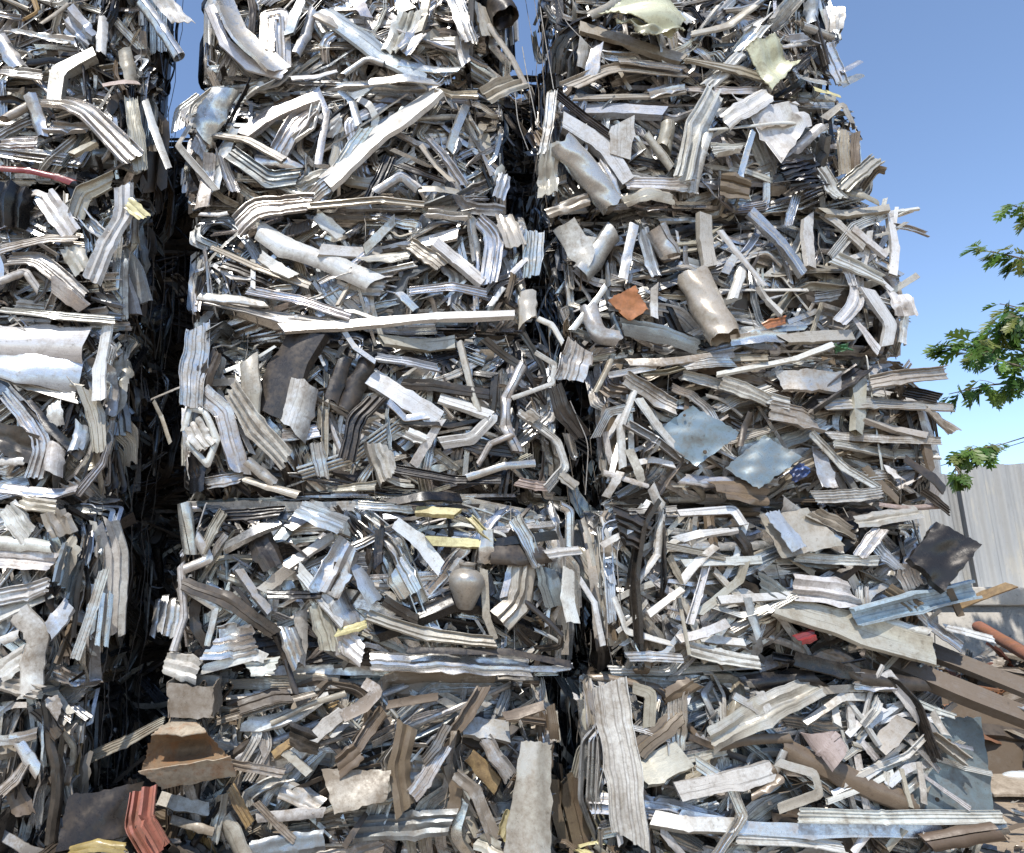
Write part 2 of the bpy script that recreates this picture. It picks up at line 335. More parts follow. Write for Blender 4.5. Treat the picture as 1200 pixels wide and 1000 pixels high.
# ------------------------------------------------------------------ traced pieces: bale kind colour width points
TRACE = """
L5 t s 14 167,3 190,35 210,67
L5 b s 24 50,122 93,124 157,187
L5 b s 14 0,85 50,90
L5 f s 16 0,45 23,80
L5 x s 14 63,118 67,82 110,60
L5 s s 13 10,38 85,50
L5 s b 25 80,22 105,50
L5 f c 13 145,57 155,98
L5 l p 9 120,100 163,97
L5 f w 8 170,117 180,150 198,197
L5 f s 14 35,110 50,160
L5 b s 16 0,170 43,168
L5 x c 7 83,180 112,165
L5 u s 12 57,150 103,152
L5 b c 14 153,115 160,160 165,200
L6 u j 5 27,22 43,13 36,-10
L5 f c 5 47,28 80,5
L5 f w 10 118,62 122,20
L5 s w 20 185,-8 215,28
L5 t c 10 5,140 40,120
L4 f r 7 0,198 33,200 67,208 85,214
L4 s w 22 52,228 85,275
L4 b c 16 88,255 98,228 132,212
L4 u s 12 97,250 110,268 133,283
L4 s w 18 145,218 145,250 125,287 107,330
L4 b s 12 0,293 53,280 90,280
L4 b s 18 10,305 43,303 98,350
L4 s k 34 20,217 12,267
L4 s c 20 82,290 97,318
L4 s y 14 150,238 170,256
L4 x s 14 60,333 98,362
L4 f w 8 5,240 40,225 60,232
L4 t w 9 0,330 30,318 45,340
L3 b s 10 0,363 67,370 135,376
L3 f w 44 -20,398 100,408
L3 f b 36 -20,424 95,442
L3 b w 14 -10,436 90,466
L3 f w 14 127,380 117,433 116,470
L3 b c 16 100,455 113,487 118,530
L3 f c 4 50,443 97,453
L3 b s 18 7,458 37,493 53,520 40,560
L3 f k 10 30,470 60,503 97,537
L3 s w 16 63,473 67,500
L3 f w 18 63,520 60,555
L3 s b 16 98,497 92,527
L3 s d 30 -5,510 42,528
L3 f w 10 0,541 30,540
L3 b s 12 0,573 67,580 90,573
L3 b m 9 90,580 120,545 128,520
L2 s c 16 23,587 67,595
L2 s c 25 60,600 75,627
L2 f w 14 -10,637 60,640
L2 s w 20 -10,655 63,660
L2 s w 20 8,593 33,630
L2 s c 25 90,633 70,668
L2 b w 16 -10,702 57,687
L2 f w 14 -10,725 60,697
L2 f w 22 22,717 45,743 38,777 37,810
L2 f b 18 82,707 57,740
L2 s w 22 0,790 25,770
L2 b s 10 123,667 110,710 88,773
L2 f w 9 0,752 22,742
L2 s c 16 5,800 45,812
L1 f w 14 60,817 70,835
L1 b s 14 0,930 20,912 30,895
L1 f b 10 0,977 55,1003
L1 u s 10 0,868 43,860
L1 s n 18 15,925 30,955
L1 f s 12 22,870 45,905
L1 b d 16 45,830 70,860
M6 f s 26 257,-5 283,48 327,83
M6 f w 12 246,8 263,50 293,77 333,88
M6 b s 15 313,60 313,20 330,17 333,77
M6 f s 10 347,63 367,10
M6 x b 9 338,40 353,0
M6 f c 10 370,18 402,34
M6 f b 22 378,12 450,63 500,92
M6 s w 24 460,62 482,15
M6 b s 16 533,-5 550,50
M6 u s 11 540,40 546,75
M6 f c 7 573,28 600,67 617,100
M6 s s 20 473,62 495,37
M6 f s 10 467,75 540,82
M6 x c 8 490,38 500,-5
M6 u c 12 562,5 572,42
M6 t k 27 574,-12 590,26
M6 f s 9 433,97 510,97
M6 b c 12 510,107 560,113
M6 s c 24 567,113 607,95
M6 t s 8 400,90 430,68 450,75
M6 l s 13 415,-5 430,20
M6 f w 9 340,92 395,84
M5 f w 25 512,108 467,143 430,168 382,216
M5 f s 9 400,107 413,118 420,147
M5 f w 7 229,138 208,170 253,223
M5 f s 26 235,160 265,105
M5 f b 14 230,180 258,115
M5 x s 16 283,157 317,133 370,112
M5 f s 8 370,103 383,133 373,193
M5 b s 20 327,180 350,143 370,130
M5 u c 8 253,157 290,163 333,187
M5 b g 18 270,180 315,212 350,208
M5 f s 12 300,187 353,200
M5 b s 10 280,210 320,213 360,232
M5 b s 22 278,268 300,245 363,240
M5 b s 14 363,235 402,205
M5 f w 5 235,250 267,249
M5 f s 14 247,180 237,245
M5 b s 12 258,182 275,225
M5 s w 22 287,120 312,97
M5 b k 14 458,185 433,237
M5 u s 8 500,163 543,217
M5 l c 6 493,170 530,213
M5 x s 8 527,177 547,123
M5 b k 10 467,193 520,213
M5 s b 14 585,232 592,205
M5 u c 8 362,243 497,241
M5 s k 12 540,230 570,217
M5 l c 8 490,222 540,226
M5 s b 16 380,160 400,140
M5 f m 10 440,225 470,205 490,222
M5 b s 12 395,200 415,170 430,150
M4 x w 13 375,292 537,273
M4 u s 9 500,252 550,257 557,310
M4 b s 18 560,258 580,278 573,333
M4 s c 20 590,252 605,290
M4 b s 18 627,272 623,325
M4 x w 14 510,283 567,330
M4 f w 22 303,267 333,287 400,312 440,330
M4 f w 14 370,252 400,277
M4 b c 9 247,290 300,313 363,335
M4 x s 9 463,257 427,293
M4 b c 14 480,287 517,313
M4 f s 10 233,347 310,355
M4 b s 14 247,353 330,373 400,380
M4 x w 10 330,384 400,380 513,370 603,367
M4 b s 9 480,342 570,345
M4 f w 6 573,360 590,337
M4 f c 18 620,340 617,377
M4 f s 8 467,343 487,363
M4 f w 6 630,373 647,380 660,402
M4 b s 10 290,340 350,352 410,372
M4 b k 12 260,310 290,320 330,340
M4 s c 14 425,305 480,300
M4 s b 20 395,325 450,338
M4 f w 6 600,320 620,300
M3 b s 24 233,383 227,433 223,477
M3 s d 24 257,413 240,455
M3 f c 20 292,420 295,478
M3 f d 44 358,393 335,433 310,485
M3 f k 20 433,420 405,482
M3 f k 16 405,420 388,470
M3 b w 22 271,455 300,500 337,540
M3 f w 4 262,436 323,406
M3 f c 3 177,468 220,450
M3 f c 4 180,470 200,520
M3 f w 7 215,505 222,478 240,482 254,515 243,545 218,518
M3 s w 20 225,495 243,525
M3 b s 20 237,460 262,482 281,555
M3 f w 34 357,447 340,503
M3 b s 14 330,510 373,506
M3 s k 18 228,533 230,577
M3 b s 12 240,567 283,561
M3 f s 12 290,540 323,567
M3 f c 9 283,560 350,580
M3 x w 20 433,440 477,468 515,492
M3 x w 9 517,492 500,520 485,546
M3 u w 12 515,465 580,487 553,515 517,520
M3 f c 8 540,400 553,453 563,483
M3 x c 13 447,397 533,400
M3 b b 10 440,420 513,433
M3 u d 11 470,450 573,462
M3 t s 12 612,428 593,467 592,500 607,530
M3 f w 5 600,467 647,450 650,427 627,413
M3 b d 16 650,453 660,483 683,512
M3 b w 10 607,483 653,517 663,547 640,573
M3 s w 24 437,520 453,563
M3 f s 8 547,560 627,543
M3 b k 9 463,550 533,563 587,563
M3 b k 18 443,467 417,493 407,540
M3 u d 8 567,397 613,430
M3 s c 14 655,553 675,570
M3 b p 10 605,565 640,570
M3 s c 16 617,482 630,492
M3 f s 8 455,470 475,490 500,487
M3 s w 14 477,505 500,515
M3 b c 9 395,575 440,570
M3 b s 14 370,520 378,560
M3 t s 7 560,545 575,520 600,510
M2 t s 16 216,590 223,650
M2 x s 10 263,640 327,610
M2 x w 10 330,667 390,627
M2 s b 24 350,595 402,617
M2 b s 30 380,695 412,640
M2 s d 26 300,625 322,665
M2 u d 14 213,683 267,703 323,743
M2 t w 9 212,662 216,723 203,763
M2 f s 7 243,757 253,713 217,690
M2 x s 9 280,667 317,717
M2 b s 30 250,755 300,748
M2 s w 24 193,775 233,787
M2 f w 10 237,785 300,767 312,772
M2 s w 20 290,783 325,780
M2 f d 6 323,745 347,813
M2 b k 10 313,697 377,697
M2 f w 14 353,715 352,778
M2 f w 13 350,667 383,707 402,730
M2 b c 22 372,710 390,765
M2 x c 12 307,693 340,667
M2 f b 22 420,665 440,705
M2 b s 26 463,665 482,697
M2 u d 10 450,703 490,727
M2 b c 12 430,722 500,745 580,754
M2 s s 24 435,775 530,775 620,781
M2 f k 7 477,762 597,764 670,779
M2 u w 6 600,784 670,781
M2 f c 8 567,667 570,723 580,750
M2 s c 28 617,662 613,705 588,730
M2 f d 6 613,703 660,745
M2 f w 14 667,667 665,700 672,730
M2 f w 6 680,680 697,707 707,757
M2 x y 9 503,634 577,638
M2 u y 8 550,607 577,637
M2 x y 9 487,597 537,600
M2 f w 14 463,613 490,633 517,667
M2 x k 9 580,636 653,627
M2 b s 14 603,607 617,633 630,665
M2 t s 10 657,593 668,599 667,642
M2 b s 9 420,593 483,597
M2 u k 9 445,620 443,663
M2 b c 12 237,650 250,620 262,600
M2 f m 24 395,700 410,730 405,765
M2 s w 20 400,745 425,770
M2 s s 18 335,735 350,775
M2 f s 14 570,622 568,660
M2 s g 26 640,665 655,710
M2 f s 10 230,630 245,655 215,668
M2 b w 9 640,650 680,645
M2 s y 10 395,740 430,730
M2 f s 10 540,655 530,670
M1 b c 6 253,847 320,827 370,813
M1 b c 11 107,887 147,870 192,846
M1 f c 6 317,847 367,823 405,812
M1 f w 14 345,887 383,850 403,835
M1 f w 12 400,840 427,827 443,810 427,800
M1 b s 9 263,893 333,907
M1 x c 13 187,935 245,948
M1 f w 10 300,960 380,953
M1 f s 10 220,920 230,972
M1 b j 10 270,922 293,967
M1 f c 18 262,960 285,1005
M1 x j 8 320,885 342,868
M1 x c 8 330,880 362,907
M1 s n 22 477,850 467,900 475,950
M1 u n 12 415,882 450,833
M1 b s 14 522,875 497,915 483,933
M1 b g 10 497,893 525,850
M1 x s 20 540,850 597,857
M1 u n 12 567,805 533,857
M1 f n 10 590,840 637,827
M1 f j 15 550,885 583,922
M1 s w 14 533,907 557,927 580,985
M1 s g 24 415,972 530,963
M1 b n 10 645,827 650,867
M1 b s 16 567,867 597,912
M1 f d 6 403,993 430,953
M1 f n 8 453,827 513,817
M1 s g 20 290,1000 380,985
M1 b s 12 250,985 262,930
M1 s s 20 330,925 375,945
M1 s n 20 395,900 420,880
M1 b c 8 300,940 345,985
M1 b k 16 280,830 340,815
M1 s c 18 560,985 590,1000
M1 f c 9 200,960 250,975
M1 s d 20 340,860 375,875
M1 s y 14 600,950 590,985
R6 x c 14 680,30 733,47 802,69
R6 b c 16 667,102 717,80 802,88
R6 u c 8 673,114 802,107
R6 b s 9 800,105 887,107
R6 x b 15 660,127 780,130
R6 b c 10 800,70 867,83 912,98
R6 f c 12 810,40 853,30 882,8
R6 b s 16 903,30 933,-3
R6 f b 14 953,-5 957,27
R6 t s 9 940,30 977,45
R6 u s 12 983,8 980,35
R6 b s 12 967,53 987,100
R6 f s 8 985,85 1008,72
R6 f s 8 985,100 1009,88
R6 f y 6 953,105 984,114
R6 b s 16 867,60 893,30
R6 f c 14 687,50 683,80
R6 b s 10 725,72 800,82
R6 s s 16 760,110 800,100
R6 s w 14 830,100 870,60
R6 f s 10 930,85 968,98
R6 s b 14 925,50 955,52
R5 b d 10 647,107 687,140 720,163
R5 b s 10 647,108 643,150 637,180
R5 x w 17 660,140 707,168 737,212
R5 b w 14 733,216 800,217 816,219
R5 x w 22 730,142 727,184
R5 t c 16 783,145 778,176
R5 t c 10 757,157 787,197
R5 s c 20 645,168 642,230
R5 h w 22 838,108 815,150 797,212
R5 f w 10 830,155 813,227
R5 s w 20 848,145 900,112
R5 f w 5 830,152 945,143
R5 b w 24 835,178 868,176
R5 f s 6 883,153 867,207 877,235
R5 s w 52 895,120 930,170
R5 f w 10 917,187 963,147
R5 b c 12 988,153 990,205
R5 u n 8 1003,155 1002,200
R5 b c 14 987,222 1028,187
R5 b w 16 960,197 985,233
R5 f c 8 965,140 987,123 998,145
R5 s n 9 1010,222 1027,197 1038,200
R5 b s 6 963,173 992,170
R5 s k 30 912,205 955,198
R5 s n 26 845,215 880,222
R5 s c 16 730,235 790,232
R5 b s 14 700,190 720,228
R5 f c 6 985,225 1030,238
R4 x c 14 827,250 833,312
R4 u s 11 880,247 917,283 943,320
R4 x w 12 948,253 952,313
R4 f w 6 843,270 867,300 897,335
R4 x c 8 963,247 1043,243
R4 b w 10 973,302 1000,267 1040,250
R4 x w 7 1043,247 1050,290 1047,322
R4 b w 14 977,303 1035,330
R4 x w 7 1000,267 1040,300
R4 u c 7 965,250 1013,290
R4 b s 8 923,265 933,228
R4 f s 22 683,322 720,270
R4 f w 26 660,263 693,305
R4 f s 10 743,263 730,327
R4 t s 26 768,268 785,300
R4 s b 12 753,270 770,323
R4 f w 6 710,336 670,387
R4 s g 24 728,380 770,388 820,405
R4 t s 15 693,365 700,390 722,398
R4 b s 28 680,405 668,445
R4 f w 8 767,335 767,373
R4 f w 4 843,340 947,340
R4 x w 7 890,335 917,367
R4 x c 12 917,397 1000,392
R4 s o 9 895,383 920,375
R4 b w 14 983,378 1003,355 1003,325
R4 x w 12 1018,340 1045,380 1040,405
R4 u w 9 1064,362 1058,403
R4 u w 5 1007,343 1064,362
R4 s w 18 1050,345 1062,370
R4 f w 8 1000,373 1030,412
R4 f s 12 855,400 920,397
R4 x c 6 1030,352 1076,322
R4 x s 8 850,320 862,300
R4 s c 14 640,250 690,232
R4 f w 10 870,310 858,350
R4 b w 8 1000,335 990,305
R4 x w 6 1020,270 1010,320
R4 b g 10 955,350 985,345
R3 x w 6 840,438 933,420 977,403
R3 b w 12 800,440 860,457 925,474
R3 b s 22 903,480 957,497
R3 f s 24 913,447 985,449
R3 u d 14 947,483 1010,433
R3 x c 13 1007,443 1007,507
R3 b s 14 963,475 1117,479
R3 b c 14 1020,450 1108,437
R3 x c 7 1013,490 1087,510
R3 b w 8 970,510 1103,517
R3 b w 10 977,521 1101,534
R3 b w 8 950,507 987,547 1030,573
R3 f d 12 1060,537 1107,575
R3 x n 9 1085,515 1093,552
R3 s c 14 1085,480 1118,507
R3 f n 9 1013,547 1053,587
R3 f p 6 1030,590 1103,593
R3 b w 12 953,583 1033,577
R3 s w 20 1045,548 1057,562
R3 f b 14 960,530 973,572
R3 f d 6 867,523 880,483
R3 f w 8 743,457 727,500 730,548
R3 f w 9 747,467 770,500 800,535
R3 b w 6 713,440 770,430
R3 b s 16 733,443 793,480
R3 b s 9 697,513 713,483 743,477
R3 f c 6 717,417 697,460
R3 f w 6 707,553 760,570
R3 x w 8 727,553 710,583
R3 u b 8 733,497 800,540
R3 f w 9 763,570 775,600 770,652
R3 x w 8 737,527 753,567
R3 b s 10 800,430 860,425
R3 b c 9 810,415 900,420
R3 f c 7 1035,465 1015,500
R3 b d 12 1060,460 1100,468
R3 f s 12 800,560 860,565
R3 s n 24 840,575 900,580
R3 b w 14 845,448 900,470
R3 b d 8 1080,575 1112,600
R3 b s 9 1000,560 1040,556
R2 b w 7 737,601 793,597
R2 b d 34 722,612 757,628
R2 f c 5 683,607 697,663
R2 x w 8 795,601 860,597 872,615
R2 x w 8 795,632 865,620
R2 f s 18 917,593 987,640
R2 x w 8 800,660 893,656
R2 u d 10 863,620 883,653
R2 s c 20 953,600 997,625
R2 s c 14 1003,612 1077,600
R2 b s 12 1007,653 1033,620
R2 b b 16 1027,640 1055,668
R2 b w 10 933,653 1030,657
R2 s w 28 930,688 1003,700
R2 x w 8 843,703 933,697 967,687
R2 b w 9 857,738 933,697
R2 x c 8 817,720 867,680 873,660
R2 x w 9 795,749 853,730
R2 x w 8 820,747 873,753
R2 s w 14 807,760 890,777
R2 f b 10 877,700 890,743
R2 b s 16 1073,715 1127,760
R2 f c 30 910,708 1007,738 1093,764
R2 f w 12 1023,727 1087,743
R2 s r 12 935,750 955,742
R2 b w 8 1107,735 1165,750
R2 f c 6 1080,683 1112,670
R2 x n 6 1105,675 1127,722
R2 s n 16 1040,690 1075,712
R2 b s 20 1070,690 1060,660
R2 f w 7 740,690 770,650
R2 x w 7 760,720 800,690
R2 f w 7 720,700 735,740 790,755
R2 b s 9 735,770 800,772
R2 f w 8 800,680 840,640
R2 x w 6 705,640 740,620
R2 b c 7 780,640 850,655
R2 s d 26 960,765 1010,785
R2 s g 22 890,680 920,700
R1 b w 34 713,800 730,900 742,988
R1 b s 20 795,812 792,882
R1 f c 12 741,806 763,813 760,852
R1 b w 6 740,853 785,867
R1 x c 28 745,908 802,882
R1 u n 18 745,882 800,835
R1 x w 14 765,958 862,967
R1 f w 8 773,970 802,1005
R1 f w 6 700,805 708,870 728,990
R1 s c 26 830,868 890,835 957,803
R1 x c 8 963,809 1052,805
R1 x w 12 1037,788 1093,863
R1 x w 7 943,847 987,817 1017,817
R1 f n 10 837,877 927,865
R1 f n 22 917,875 990,910 1075,945
R1 f p 26 957,858 985,890
R1 x w 18 795,928 907,903
R1 b s 12 815,893 855,920 870,955 838,1003
R1 f c 10 910,893 955,907 960,930 912,948
R1 x s 13 795,957 870,970 950,974 1105,973
R1 b w 13 935,955 1035,958 1175,958
R1 b w 10 863,983 990,995
R1 u w 5 1010,905 1063,885 1085,862
R1 x w 9 1043,905 1047,938
R1 f w 6 1077,893 1083,942
R1 x w 7 997,827 1000,863
R1 x w 7 978,827 982,850
R1 x c 16 1030,877 1063,843
R1 f w 7 1093,833 1110,862
R1 b w 6 1067,820 1120,840
R1 b w 5 1083,883 1163,907
R1 b w 5 1083,910 1137,948
R1 u c 10 1090,863 1132,893
R1 x w 5 970,940 1010,925 1047,905
R1 x w 5 975,930 1015,912 1045,890
R1 x w 5 990,920 1030,898 1060,872
R1 x w 5 1000,880 1020,850 1050,828
R1 b w 8 1010,850 1030,820
R1 x s 8 860,815 900,840
R1 s n 20 880,925 912,905
R1 f s 7 920,880 900,925
R1 b s 16 1000,798 1040,800
R1 b w 6 1010,870 1028,890
R1 f w 7 1000,1000 1020,975
R1 f c 7 1040,995 1060,972
R1 f w 6 1080,978 1105,995
R1 f w 8 890,810 905,845
R1 b c 8 805,890 850,880
R1 s n 18 780,820 815,800
R1 t m 18 1090,985 1175,968
M4 f w 12 305,300 345,325
M3 x k 10 455,590 540,583
M5 f s 12 250,225 262,180 275,150
M5 u w 10 345,165 365,150 372,120
M3 b d 12 540,520 600,530
R2 u k 8 905,770 960,780 1010,770
R2 f k 14 930,772 1000,790
R1 f k 16 880,800 960,795
R1 f d 18 1005,790 1080,800
R3 f s 9 735,425 860,415
R3 b s 12 840,480 870,465 905,455
R6 f c 10 690,20 720,5 740,-10
R6 f s 12 700,55 690,100
R5 u c 9 650,110 640,150
M2 f k 16 395,660 380,690
M2 f d 20 575,650 640,648
M2 x s 7 590,700 600,660
M2 b k 12 255,605 330,600
"""
# ------------------------------------------------------------------ the bales
YM, YR, YL = 5.0, 5.0, 4.6
GRP = 'pressed scrap metal bales in stacks'
# id: (front y, depth, pixel left, pixel right, pixel top, pixel bottom, style, label)
BALES = {
 'L1': (YL, 1.4, -330,  66, 810, 1075, 'low',  'dim bottom bale of the left stack, grey and brown scraps beside the dark gap'),
 'L2': (YL, 1.4, -300,  98, 585, 810, 'pale', 'left stack bale with big curled white sheets below the bluish panels'),
 'L3': (YL, 1.4, -280, 118, 365, 585, 'pale', 'left stack bale with two broad bluish white panels pressed flat'),
 'L4': (YL, 1.4, -260, 138, 200, 365, 'grey', 'left stack bale with a thin red curved strip along its top'),
 'L5': (YL, 1.2, -240, 154,  42, 200, 'grey', 'left stack bale with a wide ribbed silver band bent down and a pinkish bracket'),
 'L6': (YL, 1.1, -225, 164, -150, 42, 'grey', 'highest visible bale of the left stack, with a small orange bracket at its lower edge'),
 'L7': (YL, 1.1, -210, 172, -420, -150, 'grey', 'unseen bale added above the left stack to shade the rear bales'),  # top row of every stack: out of frame, added to shade the gaps
 'M1': (YM, 1.4, 205, 640, 795, 1043, 'low',  'brown and beige bottom bale of the middle stack with a rusty hood'),
 'M2': (YM, 1.4, 208, 652, 583, 795, 'dark', 'middle stack bale with a small round vase and pale yellow profiles'),
 'M3': (YM, 1.4, 218, 646, 380, 583, 'dark', 'middle stack bale with a big dark grey sheet leaning in it'),
 'M4': (YM, 1.4, 228, 612, 240, 380, 'grey', 'middle stack bale with long straight white bars at top and base'),
 'M5': (YM, 1.4, 222, 588,  95, 240, 'grey', 'middle stack bale crossed by a long diagonal silver blade'),
 'M6': (YM, 1.4, 250, 590, -75,  95, 'grey', 'highest visible bale of the middle stack, with a black pipe end at its upper right'),
 'M7': (YM, 1.4, 250, 590, -330, -75, 'grey', 'unseen bale added above the middle stack to shade the rear bales'),
 'R1': (YR, 1.6, 706, 1135, 790, 1033, 'light', 'bottom bale of the right stack, with a tall ribbed gutter and a blue grey plate'),
 'R2': (YR, 1.6, 720, 1100, 590, 790, 'light', 'right stack bale with a dark square plate at its upper right corner'),
 'R3': (YR, 1.6, 722, 1096, 410, 590, 'flat', 'right stack bale of flat layers with two square blue grey plates in front'),
 'R4': (YR, 1.7, 676, 1056, 240, 410, 'pale', 'right stack bale with an orange patch and a wide beige pipe'),
 'R5': (YR, 1.5, 656, 1008, 110, 240, 'pale', 'right stack bale with a leaning crushed pipe at its left end'),
 'R6': (YR, 1.5, 666, 975, -55, 110, 'grey', 'highest visible bale of the right stack, with crumpled pale yellow foil in front'),
 'R7': (YR, 1.5, 660, 960, -300, -55, 'grey', 'unseen bale added above the right stack to shade the rear bales'),
}
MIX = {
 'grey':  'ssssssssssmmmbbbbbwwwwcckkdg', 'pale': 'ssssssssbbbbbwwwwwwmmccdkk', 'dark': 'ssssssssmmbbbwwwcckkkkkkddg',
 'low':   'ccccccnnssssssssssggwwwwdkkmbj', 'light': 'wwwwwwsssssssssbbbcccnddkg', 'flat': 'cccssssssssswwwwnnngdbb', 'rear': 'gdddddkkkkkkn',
 'inner': 'ssmgggbccdddkkkkkkk', 'side': 'ssgggddddddkkkkkkn', 'bits': 'sssswwbcgndkk'}  # rear, inner, side: extra dark pieces for dirt and for painted-in gap shade
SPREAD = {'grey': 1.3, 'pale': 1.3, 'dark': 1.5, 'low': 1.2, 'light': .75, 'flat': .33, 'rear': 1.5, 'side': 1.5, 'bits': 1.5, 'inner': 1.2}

def clampv(x, a, b): return a if x < a else b if x > b else x
def fill_face(out, F, W, H, nrm, count, style, rng, dmin=.02, dmax=.30, big=1.0, over=.03, stretch=1.0, wild=False):
    """scrap pressed against one face of a bale: F(a, b, d) -> world, d = how far inside"""
    spread = SPREAD[style]
    for _ in range(count):
        kind = rng.choice('bbbbbbbbfffxxxxuuuuullhhhhhsst')
        wd = clampv(rng.lognormvariate(-3.12, .42), .02, .13) * big
        if kind == 's': wd *= rng.uniform(1.5, 2.6)
        if kind == 't': wd = clampv(wd, .03, .07)
        L = clampv(rng.lognormvariate(-.25, .5), .25, 2.2) * stretch; L = max(L, 4.5 * wd)
        a, b = rng.uniform(-.03, W + .03), rng.uniform(.05, H - .05); d = rng.uniform(dmin, dmax)
        th = rng.gauss(0, spread) if rng.random() < .72 else rng.uniform(-1.6, 1.6)
        if rng.random() < .5: th += math.pi
        ov = over if rng.random() < .85 else over + .10 * rng.random()
        nseg = 1 + (rng.random() < .6) + (rng.random() < .35) + (rng.random() < .2)
        pts = [(a, b, d)]; cv = rng.gauss(0, .5) if rng.random() < .45 else 0
        if cv: nseg = max(nseg, 4)
        dd = rng.gauss(0, .10)
        for k in range(nseg):
            l = L / nseg * rng.uniform(.6, 1.4)
            a2, b2 = a + math.cos(th) * l, b + math.sin(th) * l
            a2, b2 = clampv(a2, -min(ov, over * .5), W + (ov if wild else min(ov, over * .5))), clampv(b2, .04, H - .045)
            d = clampv(d + dd * l + rng.gauss(0, .02), dmin - .02, dmax + .05)
            if abs(a2 - a) + abs(b2 - b) > .035: pts.append((a2, b2, d))
            else: th += 1.5
            a, b = a2, b2
            if cv: th += cv
            elif rng.random() < .8: th += rng.choice((-1, 1)) * rng.uniform(.2, 1.5)
        if len(pts) < 2: continue
        g = Geo(); c = rng.choice(MIX[style])
        f = np.array(nrm, float) + np.array([rng.gauss(0, .38) for _ in range(3)])
        bulge = lambda p: (p[0], p[1], p[2] + .19 * abs(2 * p[1] / H - 1) ** 6 + .05 * abs(2 * p[0] / W - 1) ** 8)
        pts = [bulge(p) for p in pts]
        if kind not in 'st' and rng.random() < .36:       # several lengths pressed together side by side
            e = nn(np.array(pts[-1][:2]) - np.array(pts[0][:2]) + 1e-6); g2 = Geo(); f2 = np.array(nrm, float) + np.array([rng.gauss(0, .3) for _ in range(3)]); c2 = rng.choice(MIX[style])
            for q_ in range(rng.choice((2, 2, 3, 4))):
                o_ = (q_ + .3) * wd * rng.uniform(.75, 1.0); s_ = rng.uniform(-.05, .05)
                P2 = [F(p[0] - e[1] * o_ + e[0] * s_, clampv(p[1] + e[0] * o_ + e[1] * s_, 0, H), p[2] + .012 * q_ + rng.gauss(0, .005)) for p in pts]
                g3 = Geo(); ar2 = strip(g3, P2, wd * rng.uniform(.7, 1), kind, jit(PAL[c2], rng), rng, face=f2, twist=rng.gauss(0, .25), rough=.05, jag=.15, step=max(.05, wd * .8), dirt=.4 * rng.random() + (.3 if style in ('low', 'flat') else 0))
                out.append((ar2 * math.exp(-(sum(p[2] for p in pts) / len(pts)) / .10), kind, g3))
            continue
        ar = strip(g, [F(*p) for p in pts], wd, kind, jit(PAL[c], rng), rng, face=f, twist=rng.gauss(0, .9), rough=rng.uniform(.02, .2), jag=rng.uniform(.1, .5),
                   curl=rng.gauss(0, .25), step=max(.05, wd * .8), dirt={'low': .65, 'flat': .6, 'light': .42}.get(style, .34) * rng.uniform(.2, 1.6))
        dm = sum(p[2] for p in pts) / len(pts)
        out.append((ar * math.exp(-dm / .10), kind, g))

def core(b, rng):
    """the compacted inside: a lumpy closed block"""
    x0, x1, y0, y1, z0, z1 = b; g = Geo(); n = 12; ins = .42
    lo = np.array([x0 + ins, y0 + ins + .02, z0 + .03]); hi = np.array([x1 - ins, y1 - .12, z1 - .03])
    vs = {}; V = []; Q = []
    def vid(p):
        if p not in vs:
            vs[p] = len(V); f = np.array(p) / n; r = np.array([rng.gauss(0, .03) for _ in range(3)]); V.append(lo + (hi - lo) * f + r * (.3 if p[2] in (0, n) else 1))
        return vs[p]
    for i in range(n):
        for j in range(n):
            for s in (0, n):
                for ax in range(3):
                    c = [(i, j), (i + 1, j), (i + 1, j + 1), (i, j + 1)]
                    p = []
                    for (p_, q_) in c:
                        t = [0, 0, 0]; t[ax] = s; t[(ax + 1) % 3] = p_; t[(ax + 2) % 3] = q_; p.append(vid(tuple(t)))
                    Q.append(p if s else p[::-1])
    g.add(np.array(V), np.array(Q), (.045, .042, .04, .3), np.tile([0, 0, .8], (len(V), 1)))
    return g

def wires(root, b, rng, sides, n=4):
    x0, x1, y0, y1, z0, z1 = b
    for k in range(n):
        g = Geo(); x = x0 + (x1 - x0) * (k + .5 + rng.uniform(-.2, .2)) / n
        zz = np.linspace(z0 + .02, z1 - .02, 9); pts = [(x + rng.gauss(0, .012), y0 + .02 + .05 * (i in (0, 8)) + rng.uniform(0, .05), z) for i, z in enumerate(zz)]
        pts += [(x, y, z1 - .01) for y in np.linspace(y0 + .15, y1, 5)]
        tube(g, pts, .0028, (.35, .33, .3, .6)); g.build('baling_wire', DARK, root, origin=root.location)
    for s in sides:
        x = x1 if s == 'r' else x0
        for k in range(5):
            g = Geo(); y = y0 + (y1 - y0) * (k + .6) / 5.4; sl = rng.uniform(-.12, .12)
            pts = [(x + (.04 if s == 'r' else -.04) * math.sin(3.1 * t) + rng.gauss(0, .008), y + sl * t, z0 + (z1 - z0) * t) for t in np.linspace(0, 1, 9)]
            tube(g, pts, .0030, (.22, .2, .18, .6)); g.build('baling_wire', DARK, root, origin=root.location)

traced = {}
for ln in TRACE.strip().splitlines():
    f = ln.split(); traced.setdefault(f[0], []).append((f[1], f[2], float(f[3]), [tuple(map(float, p.split(','))) for p in f[4:]]))

